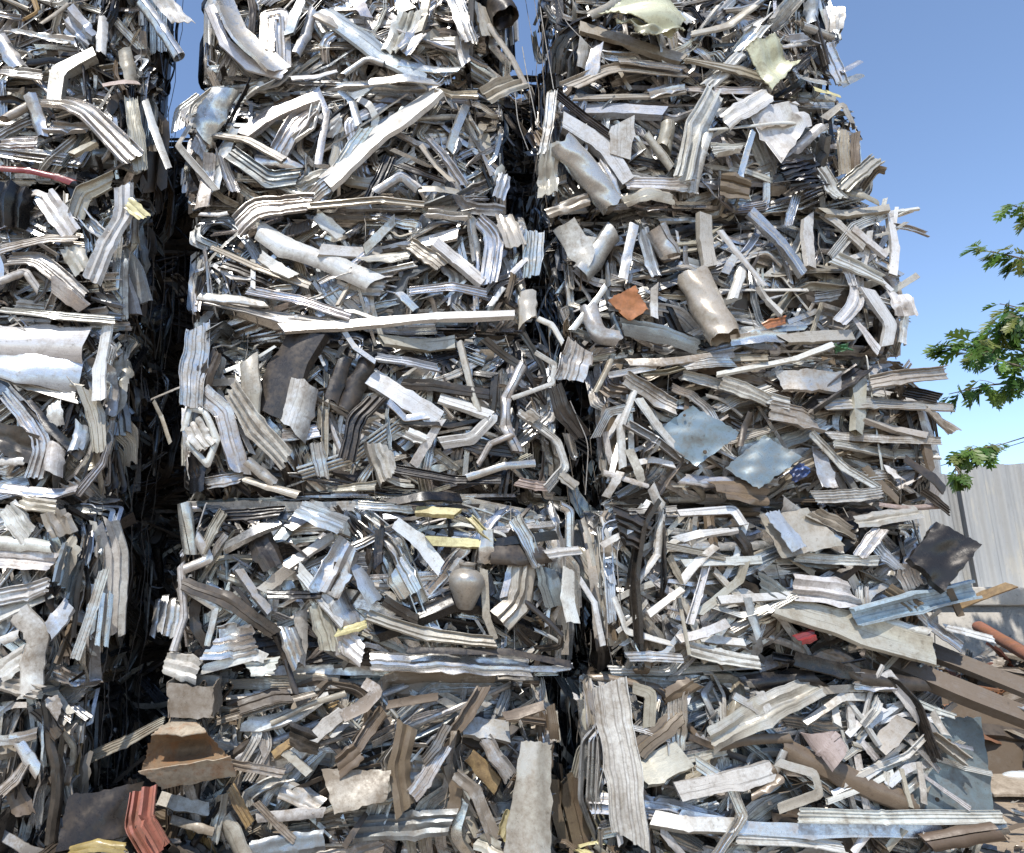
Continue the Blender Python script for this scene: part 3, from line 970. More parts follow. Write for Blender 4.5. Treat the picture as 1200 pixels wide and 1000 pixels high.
ROOT = {}; BOX = {}
def make_bale(key, b, style, label, rng, front=1.0, sides='', side_density=1.0, keep=100, traces=(), y=5.0, extra_side=True):
    x0, x1, y0, y1, z0, z1 = b
    root = empty('scrap_bale', ((x0 + x1) / 2, (y0 + y1) / 2, z0), label, 'scrap bale', GRP)
    ROOT[key] = root; BOX[key] = b; org = root.location
    core(b, rng).build('compacted_core', DARK, root, origin=org, angle=None)
    out = []; W, H, D = x1 - x0, z1 - z0, y1 - y0
    fill_face(out, lambda a, c, d: np.array((x0 + a, y0 + d, z0 + c)), W, H, (0, -1, .1), int(78 * W * H * front), style, rng, dmax=.15, wild=key[0] == 'R')
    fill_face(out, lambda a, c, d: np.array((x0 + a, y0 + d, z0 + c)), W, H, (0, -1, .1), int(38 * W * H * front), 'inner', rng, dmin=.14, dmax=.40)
    # a back layer of bigger pieces so that no gap shows the bare core
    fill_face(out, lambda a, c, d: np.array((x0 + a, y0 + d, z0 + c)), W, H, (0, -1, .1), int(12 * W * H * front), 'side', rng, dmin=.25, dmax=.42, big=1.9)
    fill_face(out, lambda a, c, d: np.array((x0 + a, y0 + d, z0 + c)), W, H, (0, -1, .1), int(60 * W * H * front), 'bits', rng, dmin=.03, dmax=.22, big=.42, stretch=.4)
    if 'r' in sides:
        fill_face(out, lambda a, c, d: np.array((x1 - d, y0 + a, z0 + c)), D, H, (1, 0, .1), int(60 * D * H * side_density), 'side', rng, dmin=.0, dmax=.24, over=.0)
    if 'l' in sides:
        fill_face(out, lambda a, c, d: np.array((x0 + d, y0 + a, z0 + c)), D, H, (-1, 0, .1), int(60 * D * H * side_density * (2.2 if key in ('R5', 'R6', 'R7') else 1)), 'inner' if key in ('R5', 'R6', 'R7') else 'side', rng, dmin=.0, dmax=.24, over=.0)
    n = 0
    for kind, c, wpx, pts in traces:
        g = Geo(); k = px(sum(p[1] for p in pts) / len(pts), y)
        base = -.035 - .055 * rng.random(); sl = rng.uniform(-.05, .05)
        P3 = [P(u, v, y0 + base + sl * (i / (len(pts) - 1) - .5) + rng.gauss(0, .008)) for i, (u, v) in enumerate(pts)]
        if len(P3) == 2 and kind != 't':
            t_ = rng.uniform(.3, .7); l_ = float(np.linalg.norm(P3[1] - P3[0])); mid = P3[0] * (1 - t_) + P3[1] * t_ + np.array([rng.gauss(0, .012) * l_, rng.gauss(0, .07) * l_, rng.gauss(0, .02) * l_]); P3 = [P3[0], mid, P3[1]]
        f = (rng.gauss(0, .3), -1, rng.uniform(-.1, .65))
        big = wpx > 16
        strip(g, P3, wpx * k * (1.12 if kind != 't' else 1), kind, jit(PAL[c], rng, .08), rng, face=f, twist=rng.gauss(0, .35), fine=True, rough=rng.uniform(.01, .06),
              jag=.12 if kind in 'sfb' else .04, curl=rng.gauss(0, .2), rad=wpx * k * rng.uniform(.3, .9), dirt={'low': .6, 'flat': .5}.get(style, .32) * rng.uniform(.3, 1.5))
        g.build(PARTNAME[kind], MAT, root, origin=org); n += 1
    out.sort(key=lambda t: -t[0]); rest = Geo()
    for i, (_, kind, g) in enumerate(out):
        if i < max(10, keep - n): g.build(PARTNAME[kind], MAT, root, origin=org)
        else: rest.merge(g)
    if rest.n:
        o = rest.build('small_scrap', MAT, root, origin=org); o['kind'] = 'stuff'
    wires(root, b, rng, sides if key[0] in 'LR' else '', 3 if key[0] != 'B' else 2)
    return root

for key, (yf, dep, u0, u1, v0, v1, style, label) in BALES.items():
    rng = random.Random(sum(ord(c) * 31 ** i for i, c in enumerate(key)))
    vm = clampv((v0 + v1) / 2, -60, 1010); x0, x1 = P(u0, vm, yf)[0], P(u1, vm, yf)[0]; z0, z1 = P(450, v1, yf)[2], P(450, v0, yf)[2]
    if key.endswith('1'): z0 = 0.0
    dy = rng.uniform(-.05, .06); b = (x0, x1, yf + dy, yf + dy + dep, z0, z1)
    sides = {'L': 'r', 'M': 'lr', 'R': 'lr'}[key[0]]; top = key.endswith('7')
    if key[0] == 'L':      # most of it lies outside the frame
        pass
    make_bale(key, b, style, label, rng, front=.25 if top else (.8 if key[0] == 'L' else 1.0), sides=sides, side_density={'L': 1.0, 'M': .2, 'R': .45}[key[0]] * (.3 if top else 1),
              keep=30 if top else 98, traces=traced.get(key, ()), y=yf)

# the rear bales seen dimly through the two gaps
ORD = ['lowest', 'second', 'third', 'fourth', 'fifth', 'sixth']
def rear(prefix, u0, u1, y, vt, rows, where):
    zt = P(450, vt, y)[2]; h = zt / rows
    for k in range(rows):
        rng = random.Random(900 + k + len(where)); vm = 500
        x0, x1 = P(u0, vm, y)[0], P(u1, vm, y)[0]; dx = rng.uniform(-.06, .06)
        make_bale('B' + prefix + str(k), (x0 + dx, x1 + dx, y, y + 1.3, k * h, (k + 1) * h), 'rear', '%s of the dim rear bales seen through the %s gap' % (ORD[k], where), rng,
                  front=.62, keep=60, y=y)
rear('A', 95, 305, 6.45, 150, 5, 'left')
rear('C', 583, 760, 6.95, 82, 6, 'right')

# ------------------------------------------------------------------ special pieces pressed into the bales
rs = random.Random(77)
def part(g, key, name, mat=None, label=None):
    o = g.build(name, mat or MAT, ROOT[key], origin=ROOT[key].location)
    if label: o['label'] = label
    return o
def quad(key, name, pix, dep, th, col, n=14, amp=.012, dirt=.35, fold=0.0, mat=None, label=None):
    g = Geo(); y0 = BOX[key][2]; ds = dep if isinstance(dep, (tuple, list)) else [dep] * 4
    sheet(g, [P(u, v, y0 + d) for (u, v), d in zip(pix, ds)], th, PAL[col], rs, n, amp, dirt, fold); return part(g, key, name, mat, label)
def screw(key, u, v, d, r=.014, y=None):
    g = Geo(); p = P(u, v, BOX[key][2] + d); lathe(g, [(0, .0), (r, .0), (r * .9, .006), (0, .006)], p, (0, -1, .1), (.02, .018, .016, 0), 12, 1); part(g, key, 'bolt_hole', DARK)
# square plates
quad('R3', 'square_plate', [(765, 507), (812, 475), (868, 509), (816, 546)], (-.06, -.10, -.12, -.12), .004, 'v', amp=.014, dirt=.2, label='flat blue grey square plate')
screw('R3', 802, 487, -.108, .010); screw('R3', 826, 530, -.13, .014)
quad('R3', 'square_plate', [(850, 548), (896, 511), (940, 537), (889, 573)], (-.07, -.05, -.11, -.13), .004, 'v', amp=.016, dirt=.35, label='duller square plate with a chipped dark rim')
quad('R3', 'cloth_scrap', [(925, 553), (938, 543), (952, 552), (934, 566)], -.09, .01, 'a', n=10, amp=.03)
quad('R4', 'plastic_scrap', [(976, 404), (994, 402), (1000, 410), (980, 412)], -.06, .012, 'e', n=8, amp=.02)
quad('R2', 'square_plate', [(1065, 655), (1094, 614), (1147, 640), (1108, 692)], (-.12, -.05, -.15, -.2), .05, 'd', n=16, amp=.02, dirt=.1, label='dark dirty square plate')
quad('R2', 'folded_panel', [(885, 606), (944, 598), (988, 640), (915, 655)], (-.05, -.03, -.1, -.12), .006, 'c', amp=.012, fold=.05)
quad('R2', 'folded_panel', [(895, 602), (912, 598), (945, 640), (928, 647)], (-.14, -.10, -.16, -.17), .005, 'b', amp=.006, dirt=.1)
quad('R1', 'large_plate', [(1062, 842), (1150, 840), (1166, 953), (1052, 955)], (.04, .02, -.02, 0), .005, 'v', n=18, amp=.012, dirt=.35, label='large blue grey plate')
screw('R1', 1098, 937, -.012, .014); screw('R1', 1064, 923, -.01, .012); screw('R1', 1112, 868, -.0, .012)
quad('R6', 'yellow_foil', [(702, 12), (748, -6), (806, 18), (786, 48), ], (-.16, -.12, -.12, -.16), .008, 'f', n=34, amp=.075, dirt=.1)
quad('R6', 'yellow_foil', [(722, 22), (770, 16), (800, 42), (752, 46)], (-.20, -.16, -.17, -.2), .008, 'f', n=30, amp=.07, dirt=.1)
quad('R6', 'yellow_foil', [(870, 60), (912, 40), (942, 66), (905, 104)], (-.15, -.12, -.13, -.18), .008, 'f', n=34, amp=.085, dirt=.2)
quad('R4', 'orange_sheet', [(712, 352), (744, 336), (760, 362), (738, 376)], (-.05, -.07, -.09, -.1), .006, 'o', amp=.01, dirt=.5, mat=RUST, label='orange painted sheet')
quad('M4', 'crumpled_sheet', [(690, 350), (700, 372), (712, 384), (696, 386)], -.0, .006, 'o', n=8) if False else None
quad('M1', 'tan_plate', [(612, 868), (648, 872), (650, 1004), (592, 1004)], (-.10, -.08, -.22, -.22), .006, 'c', n=18, amp=.02, dirt=.35, fold=-.05, label='tall tan plate')
quad('M1', 'dark_plate', [(80, 935), (168, 916), (152, 978), (64, 1000)], (-.35, -.12, -.25, -.55), .006, 'd', n=14, amp=.02, dirt=.3, label='dark brown plate lying by the gap')
quad('M1', 'flat_panel', [(376, 900), (458, 903), (452, 938), (392, 955)], (-.05, -.08, -.12, -.13), .006, 'c', n=12, amp=.014, dirt=.7)
# rusty flared hood with a square neck
def hood():
    g = Geo(); y0 = BOX['M1'][2] - .16
    rc = (.26, .17, .095, .1); tc_ = (.38, .32, .24, .1)
    A, B, C, D = P(179, 858, y0 - .10), P(241, 857, y0 - .10), P(269, 888, y0 - .12), P(164, 906, y0 - .14)
    sheet(g, [A, D, C, B], .006, rc, rs, 20, .008, .5, 0, .20)
    sheet(g, [P(200, 845, y0 + .02), P(228, 844, y0 + .02), P(242, 859, y0 - .14), P(178, 861, y0 - .14)], .006, tc_, rs, 12, .006, .4)
    sheet(g, [P(163, 905, y0 - .15), P(270, 887, y0 - .13), P(277, 908, y0 - .04), P(190, 924, y0 - .06)], .006, tc_, rs, 12, .005, .35)
    part(g, 'M1', 'flared_hood', RUST, 'rusty flared sheet metal hood')
    g = Geo(); y1 = BOX['M1'][2] - .20; th = .006; col = (.30, .27, .23, .1)
    a, b, c_, d = P(197, 842, y1), P(250, 842, y1), P(249, 806, y1), P(196, 800, y1)
    sheet(g, [a, b, c_, d], th, col, rs, 10, .006, .6); bk = np.array((0, .22, .05))
    sheet(g, [a, d, d + bk, a + bk], th, col, rs, 8, .006, .6); sheet(g, [b, b + bk, c_ + bk, c_], th, col, rs, 8, .006, .6)
    sheet(g, [a + bk, b + bk, c_ + bk, d + bk], th, col, rs, 8, .006, .6)
    part(g, 'M1', 'square_duct')
hood()
# brick red bent channel
g = Geo(); y0 = BOX['M1'][2]
strip(g, [P(170, 925, y0 - .25), P(165, 963, y0 - .30), P(190, 1006, y0 - .32)], .16, 'h', (.36, .135, .095, .0), rs, face=(-.3, -1, .3), fine=True, th=.005, jag=.05, rad=.03, dirt=.35)
part(g, 'M1', 'channel_profile', None, 'brick red bent channel')
g = Geo(); strip(g, [P(80, 998, y0 - .5), P(112, 990, y0 - .52), P(148, 994, y0 - .5)], .06, 's', (.32, .24, .09, 0), rs, face=(0, -1, .8), fine=True, dirt=.2)
part(g, 'M1', 'yellow_scrap')
# vase
g = Geo(); c = P(545, 716, BOX['M2'][2] + .06); ax = (.06, -.16, 1)
c = P(545, 714, BOX['M2'][2] - .03); lathe(g, [(.045, 0), (.06, .02), (.085, .08), (.112, .15), (.118, .19), (.105, .225), (.07, .25), (.048, .26), (.046, .275), (.058, .288), (.058, .298), (.043, .3), (.036, .285), (.036, .24), (0, .2)], c, ax, (.46, .44, .40, .7), 36, .5)
part(g, 'M2', 'metal_vase')
# big open pipes
def pipe(key, pts, wpx, dep, col, name='crushed_pipe', dirt=.5, sq=.8):
    g = Geo(); y0 = BOX[key][2]; P3 = [P(u, v, y0 + d) for (u, v), d in zip(pts, dep)]; k = px(pts[0][1], y0)
    path, _ = bend_path(P3, wpx * k, .03); r = wpx * k / 2; T = np.gradient(path, axis=0); T /= np.linalg.norm(T, axis=1)[:, None]
    n = 30; a = np.arange(n) * 2 * math.pi / n; ref = np.array([0, -1.0, .2]); m = len(path)
    Vs = []
    for side, rr in ((0, r), (1, r - .005)):
        for i in range(m):
            N = nn(ref - np.dot(ref, T[i]) * T[i]); B = np.cross(T[i], N)
            dent = 1 - .10 * np.sin(a * 2 + i * .5) * math.sin(i * .6 + 1) - .05 * np.sin(a * 5 + i * .9)
            e = 0
            if i in (0, m - 1): e = .012 * np.sin(a * 3 + 1) + .008 * np.sin(a * 7)
            Vs.append(path[i] + (rr * dent)[:, None] * (np.cos(a)[:, None] * N * sq + np.sin(a)[:, None] * B) + np.outer(e * np.ones(n), T[i]))
    V = np.concatenate(Vs); i, j = np.meshgrid(np.arange(m - 1), np.arange(n), indexing='ij'); j2 = (j + 1) % n
    q = np.stack([i * n + j, i * n + j2, (i + 1) * n + j2, (i + 1) * n + j], -1).reshape(-1, 4); o = m * n
    j = np.arange(n); j2 = (j + 1) % n
    q = np.concatenate([q, q[:, ::-1] + o, np.stack([j, j + o, j2 + o, j2], -1), np.stack([j2, j2 + o, j + o, j], -1) + (m - 1) * n])
    st = np.stack([np.full(2 * o, .3), np.full(2 * o, 3.3), np.full(2 * o, dirt)], 1)
    g.add(V, q, col, st); return part(g, key, name)
pipe('R5', [(657, 168), (684, 196), (718, 242)], 30, (-.12, -.09, -.04), (.52, .51, .48, .6), dirt=.2)
pipe('R4', [(812, 322), (828, 358), (850, 396)], 36, (-.02, -.07, -.14), (.46, .41, .34, .3), dirt=.4)
pipe('M6', [(574, -14), (592, 22)], 30, (-.02, -.10), (.02, .02, .02, .1), sq=1)
pipe('R4', [(690, 360), (699, 392), (724, 398)], 20, (-.05, -.09, -.08), (.5, .5, .5, .6))
# corrugated coil
g = Geo(); y0 = BOX['M4'][2]
for k in range(6):
    t = np.linspace(0, 2 * math.pi, 15); c = P(340 + k * 4.2, 272 - k * 1.5, y0 - .02 + k * .004)
    tube(g, [c + .055 * np.array([.35 * math.sin(x), .5 * math.cos(x), math.cos(x)]) for x in t], .012, (.10, .09, .085, .3), n=6)
part(g, 'M4', 'corrugated_hose', DARK)
# nest of thin white bars and a bundle of dark foil
for key, box_, n, c, wmm, L in (('R1', (985, 820, 1075, 935), 44, 'w', .035, .45), ('R4', (985, 250, 1052, 335), 22, 'w', .035, .4), ('R2', (715, 640, 850, 770), 30, 'w', .04, .45), ('M4', (250, 300, 420, 375), 22, 's', .035, .6), ('R3', (700, 430, 840, 570), 22, 'w', .035, .5)):
    pass_geo = []
    for k in range(n):
        g = Geo(); u, v = rs.uniform(box_[0], box_[2]), rs.uniform(box_[1], box_[3]); y0 = BOX[key][2]; d = rs.uniform(-.06, .06)
        an = rs.gauss(.5, .5) if rs.random() < .7 else rs.gauss(-1.0, .4)
        p = P(u, v, y0 + d); q = p + L * rs.uniform(.4, 1) * np.array([math.cos(an), rs.gauss(0, .12), math.sin(an)])
        strip(g, [p, (p + q) / 2 + np.array([0, 0, rs.gauss(0, .03)]), q], wmm * rs.uniform(.6, 1.2), rs.choice('xxub'), jit(PAL[rs.choice(c + 'wsc')], rs), rs, face=(rs.gauss(0, .3), -1, rs.uniform(0, .6)), fine=False, jag=.05, dirt=.25)
        part(g, key, 'thin_bar')
for k in range(7):
    g = Geo(); y0 = BOX['R5'][2]; u = 912 + k * 3; v = 190 + k * 5
    strip(g, [P(u, v + 3, y0 - .08), P(u + 20, v - 3, y0 - .11), P(u + 40, v - 6 + rs.uniform(-4, 4), y0 - .07)], .05, 's', (.02, .02, .024, .1), rs, face=(0, -1, .5), fine=True, rough=.2, dirt=.1)
    part(g, 'R5', 'black_film')

for key, pts in (('R6', [(633, 8), (637, 35), (643, 70), (649, 106)]), ('R6', [(650, -10), (662, 25), (684, 48), (716, 78)]), ('M6', [(612, 55), (617, 85), (630, 150)]), ('M5', [(603, 104), (607, 145), (619, 176)]),
                 ('M5', [(229, 158), (246, 195), (268, 222)]), ('L3', [(12, 368), (50, 410), (95, 460)]), ('M3', [(668, 470), (690, 520), (686, 580)]), ('R2', [(735, 600), (722, 650), (728, 720)]), ('R1', [(690, 800), (702, 880), (697, 960)])):
    g = Geo(); y0 = BOX[key][2]; q_ = [P(u, v, y0 - .06 + rs.uniform(-.04, .04)) for u, v in pts]; path, _ = bend_path(q_, .08, .04)
    tube(g, path, .0034, (.42, .40, .37, .6), n=6); part(g, key, 'loose_wire', DARK)
# ------------------------------------------------------------------ ground
def ground_mat():
    m, t, bs = newmat('dusty_ground'); tc = t.nodes.new('ShaderNodeTexCoord'); ob = tc.outputs['Object']
    c = mix_(t, ramp_(t, noise_(t, ob, 1.1, 8, .65), .35, .7), (.30, .225, .155, 1), (.42, .335, .24, 1))
    c = mix_(t, math_(t, 'MULTIPLY', ramp_(t, noise_(t, ob, 9, 6, .75), .52, .62), .6), c, (.17, .135, .10, 1))
    t.links.new(c, bs.inputs['Base Color']); bs.inputs['Roughness'].default_value = .95
    bp = t.nodes.new('ShaderNodeBump'); bp.inputs['Strength'].default_value = .8; bp.inputs['Distance'].default_value = .03
    t.links.new(noise_(t, ob, 16, 9, .75), bp.inputs['Height']); t.links.new(bp.outputs[0], bs.inputs['Normal']); return m
xs = np.concatenate([[-400, -60, -15], np.linspace(-6, 9, 70), [20, 60, 400]]); ys = np.concatenate([[-300, -30], np.linspace(-1, 14, 70), [40, 150, 600]])
X, Y = np.meshgrid(xs, ys, indexing='ij')
Z = (.018 * np.sin(X * 1.7 + 1) * np.sin(Y * 1.3) + .01 * np.sin(X * 5.1) * np.cos(Y * 4.3 + 1)) - .02
g = Geo(); i, j = np.meshgrid(np.arange(len(xs) - 1), np.arange(len(ys) - 1), indexing='ij'); a = (i * len(ys) + j).ravel(); L_ = len(ys)
g.add(np.stack([X, Y, Z], -1).reshape(-1, 3), np.stack([a, a + L_, a + L_ + 1, a + 1], -1), (.3, .25, .2, 0), np.zeros((X.size, 3)))
o = g.build('ground', ground_mat(), None, angle=None); o['kind'] = 'structure'

rl = random.Random(5)
# litter of small shards on the ground: nobody could count it
g = Geo()
def litter(n, x0, x1, y0, y1, cols, s=1.0, zmax=.05):
    for _ in range(n):
        x, y = rl.uniform(x0, x1), rl.uniform(y0, y1); an = rl.uniform(0, 6.3); L = rl.uniform(.03, .16) * s; z = rl.uniform(.0, zmax)
        p = np.array((x, y, z + .01)); q = p + L * np.array((math.cos(an), math.sin(an), rl.uniform(-.1, .35)))
        strip(g, [p, (p + q) / 2 + np.array((0, 0, rl.uniform(0, .02))), q], rl.uniform(.012, .05) * s, rl.choice('sfbls'), jit(PAL[rl.choice(cols)], rl), rl, face=(rl.gauss(0, .4), rl.gauss(0, .4), 1), jag=.4, dirt=.8 * rl.random(), step=.05)
litter(420, .9, 1.75, 4.2, 6.9, 'ccnnjswddy', 1.1, .16)
litter(300, -2.6, -.9, 3.6, 6.4, 'ccnnjsddk', 1.1, .12)
litter(260, -1.0, 4.2, 4.0, 4.95, 'ccnnsswj', 1.0, .08)
litter(420, 3.6, 7.5, 4.6, 9.0, 'ccnnjswdo', 1.0, .04)
o = g.build('scrap_litter', MAT, None); o['kind'] = 'stuff'; tag(o, 'loose litter of small shards and dirt scattered on the ground', 'litter')

# ------------------------------------------------------------------ boundary wall with corrugated fence on top
YW = 9.6
def concrete(name, base, dark):
    m, t, bs = newmat(name); tc = t.nodes.new('ShaderNodeTexCoord'); ob = tc.outputs['Object']
    c = mix_(t, ramp_(t, noise_(t, ob, 2.3, 8, .7), .38, .66), base, dark)
    c = mix_(t, math_(t, 'MULTIPLY', ramp_(t, noise_(t, ob, 22, 5, .7), .55, .7), .5), c, (.10, .09, .08, 1))
    t.links.new(c, bs.inputs['Base Color']); bs.inputs['Roughness'].default_value = .9
    bp = t.nodes.new('ShaderNodeBump'); bp.inputs['Strength'].default_value = .6; bp.inputs['Distance'].default_value = .02
    t.links.new(noise_(t, ob, 14, 8, .7), bp.inputs['Height']); t.links.new(bp.outputs[0], bs.inputs['Normal']); return m
zc1, zc0 = P(1160, 688, YW)[2], P(1160, 710, YW)[2]
xw0, xw1 = 3.0, 30.0
wall = empty('boundary_wall', (8, YW, 0), 'low grey concrete wall with a pale coping below the corrugated fence', 'wall')
g = Geo(); box(g, (xw0, YW + .06, -.1), (xw1, YW + .5, zc0), (.2, .2, .2, 0)); g.build('wall_face', concrete('stained_concrete', (.32, .30, .27, 1), (.44, .41, .37, 1)), wall, origin=(8, YW, 0), angle=None)
g = Geo(); box(g, (xw0 - .02, YW, zc0), (xw1 + .02, YW + .56, zc1), (.2, .2, .2, 0)); cp = g.build('coping', concrete('pale_coping', (.52, .48, .42, 1), (.38, .35, .31, 1)), wall, origin=(8, YW, 0), angle=None)
bv = cp.modifiers.new('bevel', 'BEVEL'); bv.width = .02; bv.segments = 2

def fence_mat():
    m, t, bs = newmat('corrugated_steel'); tc = t.nodes.new('ShaderNodeTexCoord'); ob = tc.outputs['Object']
    mp = t.nodes.new('ShaderNodeMapping'); mp.inputs['Scale'].default_value = (3.2, 1, .75); t.links.new(ob, mp.inputs[0])
    c = mix_(t, ramp_(t, noise_(t, mp.outputs[0], 1.3, 6, .62), .52, .66), (.38, .385, .385, 1), (.50, .47, .41, 1))
    mp2 = t.nodes.new('ShaderNodeMapping'); mp2.inputs['Scale'].default_value = (9, 1, .5); t.links.new(ob, mp2.inputs[0])
    c = mix_(t, math_(t, 'MULTIPLY', ramp_(t, noise_(t, mp2.outputs[0], 2.0, 4, .6), .52, .72), .5), c, (.24, .235, .23, 1))
    c = mix_(t, math_(t, 'MULTIPLY', ramp_(t, noise_(t, ob, 30, 4, .7), .62, .72), .5), c, (.2, .17, .13, 1))
    t.links.new(c, bs.inputs['Base Color']); bs.inputs['Metallic'].default_value = .25; bs.inputs['Roughness'].default_value = .6
    bp = t.nodes.new('ShaderNodeBump'); bp.inputs['Strength'].default_value = .3; bp.inputs['Distance'].default_value = .02
    t.links.new(noise_(t, ob, 6, 6), bp.inputs['Height']); t.links.new(bp.outputs[0], bs.inputs['Normal']); return m
FM = fence_mat()
fence = empty('corrugated_fence', (8, YW + .3, zc1), 'tall weathered corrugated metal fence standing on the concrete wall', 'fence')
def panel(xa, xb, zt0, zt1, yy, tilt):
    g = Geo(); n = int((xb - xa) / .012); xs = np.linspace(xa, xb, n); k = 10; V = []
    pitch = .30
    for s in (0, .0025):
        for i, x in enumerate(xs):
            ph = ((x - xa) % pitch) / pitch
            pr = .05 * (clampv((.5 - abs(ph - .5)) * 7 - .9, 0, 1)) + .006 * (clampv(3 - abs((ph - .5)) * 40, 0, 1))
            zt = zt0 + (zt1 - zt0) * i / (n - 1)
            for z in np.linspace(0, 1, k):
                V.append((x + tilt * z, yy + pr + s + .015 * math.sin(x * .9 + z * 2), zc1 - .03 + (zt - zc1 + .03) * z))
    V = np.array(V); i, j = np.meshgrid(np.arange(n - 1), np.arange(k - 1), indexing='ij'); a = (i * k + j).ravel(); o = n * k
    q = np.stack([a, a + k, a + k + 1, a + 1], -1)
    i = np.arange(n - 1); tp = np.stack([i * k + k - 1, (i + 1) * k + k - 1, (i + 1) * k + k - 1 + o, i * k + k - 1 + o], -1)
    j = np.arange(k - 1); e0 = np.stack([j + 1, j, j + o, j + 1 + o], -1)
    g.add(V, np.concatenate([q[:, ::-1], q + o, tp, e0]), (.3, .3, .3, 0), np.zeros((len(V), 3)))
    g.build('fence_panel', FM, fence, origin=(8, YW + .3, zc1), angle=40)
xg = P(1129, 600, YW + .3)[0]
panel(xg - 2.2, xg + .16, P(1110, 556, YW + .3)[2], P(1125, 553, YW + .3)[2], YW + .42, 0)
x = xg + .0
for k in range(14):
    za = P(1135, 546, YW + .3)[2] + .035 * k; panel(x, x + 1.02, za, za + .035, YW + .28 + .012 * (k % 2), .02); x += .98
g = Geo(); box(g, (xg - 2.2, YW + .5, zc1 + 1.3), (xw1 - 8, YW + .54, zc1 + 1.36), PAL['g']); g.build('fence_rail', DARK, fence, origin=(8, YW + .3, zc1))

# ------------------------------------------------------------------ loose lengths on the right
def loose(name, cat, label, a, b, wid, kind, col, mat=MAT, face=(0, -1, .5), ext=0.0, th=.006, dirt=.5, section_h=None, **k):
    g = Geo(); a = np.array(a); b = np.array(b); b = b + nn(b - a) * ext; mid = (a + b) / 2
    strip(g, [a, mid + np.array((0, 0, .004)), b], wid, kind, col, rl, face=face, fine=True, th=th, rough=.01, jag=k.get('jag', .03), dirt=dirt, step=.08)
    o = g.build(name, mat, None, origin=tuple(a)); tag(o, label, cat); return o
loose('steel_beam', 'beam', 'upper of the two long brown steel beams sloping out of the right stack', P(1068, 752, 5.15), P(1205, 806, 4.75), .125, 'x', (.17, .15, .13, .4), face=(.1, -1, .55), ext=2.2, dirt=.9)
loose('steel_beam', 'beam', 'lower of the two long brown steel beams, its end sticking out under the whitish sheet', P(1018, 762, 5.12), P(1205, 838, 4.7), .12, 'x', (.18, .155, .135, .4), face=(.1, -1, .55), ext=1.8, dirt=.9)
loose('flange_beam', 'beam', 'light blue steel angle lying across the right stack under the dark square plate', P(1000, 723, 4.86), P(1140, 690, 4.95), .115, 'u', (.38, .48, .55, .1), face=(0, -1, -.1), dirt=.25)
loose('rusty_pipe', 'pipe', 'thin rust orange pipe coming out beside the right stack towards the edge', P(1148, 735, 6.4), P(1204, 768, 5.7), .105, 't', (.30, .12, .065, .1), mat=RUST, ext=2.0, th=.006, dirt=.3)
loose('wooden_plank', 'plank', 'short yellowish wooden plank poking up to the right above the pipe', P(1122, 710, 5.2), P(1186, 685, 5.0), .05, 'x', PAL['j'], dirt=.6, jag=.2)
loose('steel_strip', 'metal strip', 'pale bluish strip below the beams at the right edge', P(1163, 815, 4.9), P(1206, 832, 4.7), .05, 'b', PAL['b'], ext=1.0, dirt=.2)
loose('timber_batten', 'batten', 'grey wooden batten sticking out just below the dark square plate', P(1078, 684, 5.1), P(1118, 668, 4.9), .04, 'x', PAL['c'], dirt=.5)
loose('fallen_pipe', 'pipe', 'thick brown pipe lying low in front of the right stack bottom corner', P(1085, 988, 4.9), P(1170, 974, 4.75), .10, 't', (.15, .11, .085, .1), dirt=.5)
# rubbish behind, between stack and wall
def crumple(name, cat, label, c, r, col, mat, rng, squash=(1, 1, .7), n=26, amp=.25):
    g = Geo(); u = np.linspace(0, math.pi, n); v = np.arange(n * 2) * math.pi / n; V = []
    for a in u:
        for b in v:
            d = np.array((math.sin(a) * math.cos(b), math.sin(a) * math.sin(b), math.cos(a)))
            k = 1 + amp * (abs(math.sin(d[0] * 5 + 2 * d[1])) + .6 * abs(math.sin(d[1] * 9 + d[2] * 6)) + .4 * abs(math.sin(d[2] * 15 + d[0] * 11)) - 1)
            V.append(np.array(c) + r * k * d * np.array(squash))
    m = n * 2; i, j = np.meshgrid(np.arange(n - 1), np.arange(m), indexing='ij'); j2 = (j + 1) % m
    g.add(V, np.stack([i * m + j, (i + 1) * m + j, (i + 1) * m + j2, i * m + j2], -1).reshape(-1, 4), col, np.tile([0, 0, .2], (len(V), 1)))
    o = g.build(name, mat, None, origin=tuple(c), angle=20); tag(o, label, cat); return o
bagm, t, bs = newmat('clear_plastic'); bs.inputs['Base Color'].default_value = (.8, .84, .85, 1); bs.inputs['Roughness'].default_value = .15; bs.inputs['Transmission Weight'].default_value = .45; bs.inputs['IOR'].default_value = 1.3
def gp(u, v):    # ground point seen at pixel
    d = ray(u, v); k = EYE / -d[2]; return np.array((d[0] * k, d[1] * k, 0.0))
p = gp(1172, 905); crumple('plastic_bag', 'plastic bag', 'crumpled clear plastic bag on the rubbish behind the blue grey plate', p + np.array((0, 0, .22)), .20, (.8, .8, .8, 0), bagm, rl)
p = gp(1188, 925); crumple('plastic_bottle', 'bottle', 'clear plastic bottle lying on the sand at the right edge', p + np.array((0.1, 0, .08)), .10, (.8, .8, .8, 0), bagm, rl, squash=(2.2, .8, .75), amp=.06)
def slab(name, cat, label, cs, th, col, mat=MAT, amp=.02, dirt=.5):
    g = Geo(); sheet(g, cs, th, col, rl, 14, amp, dirt); o = g.build(name, mat, None, origin=tuple(cs[0])); tag(o, label, cat); return o
a = gp(1140, 905); h = np.array((0, .1, .75))
slab('cardboard_sheet', 'cardboard', 'tan cardboard sheet standing up behind the big blue grey plate', [a, a + np.array((.45, .1, 0)), a + np.array((.38, .15, .62)), a + np.array((-.02, .1, .78))], .008, (.45, .31, .16, 0))
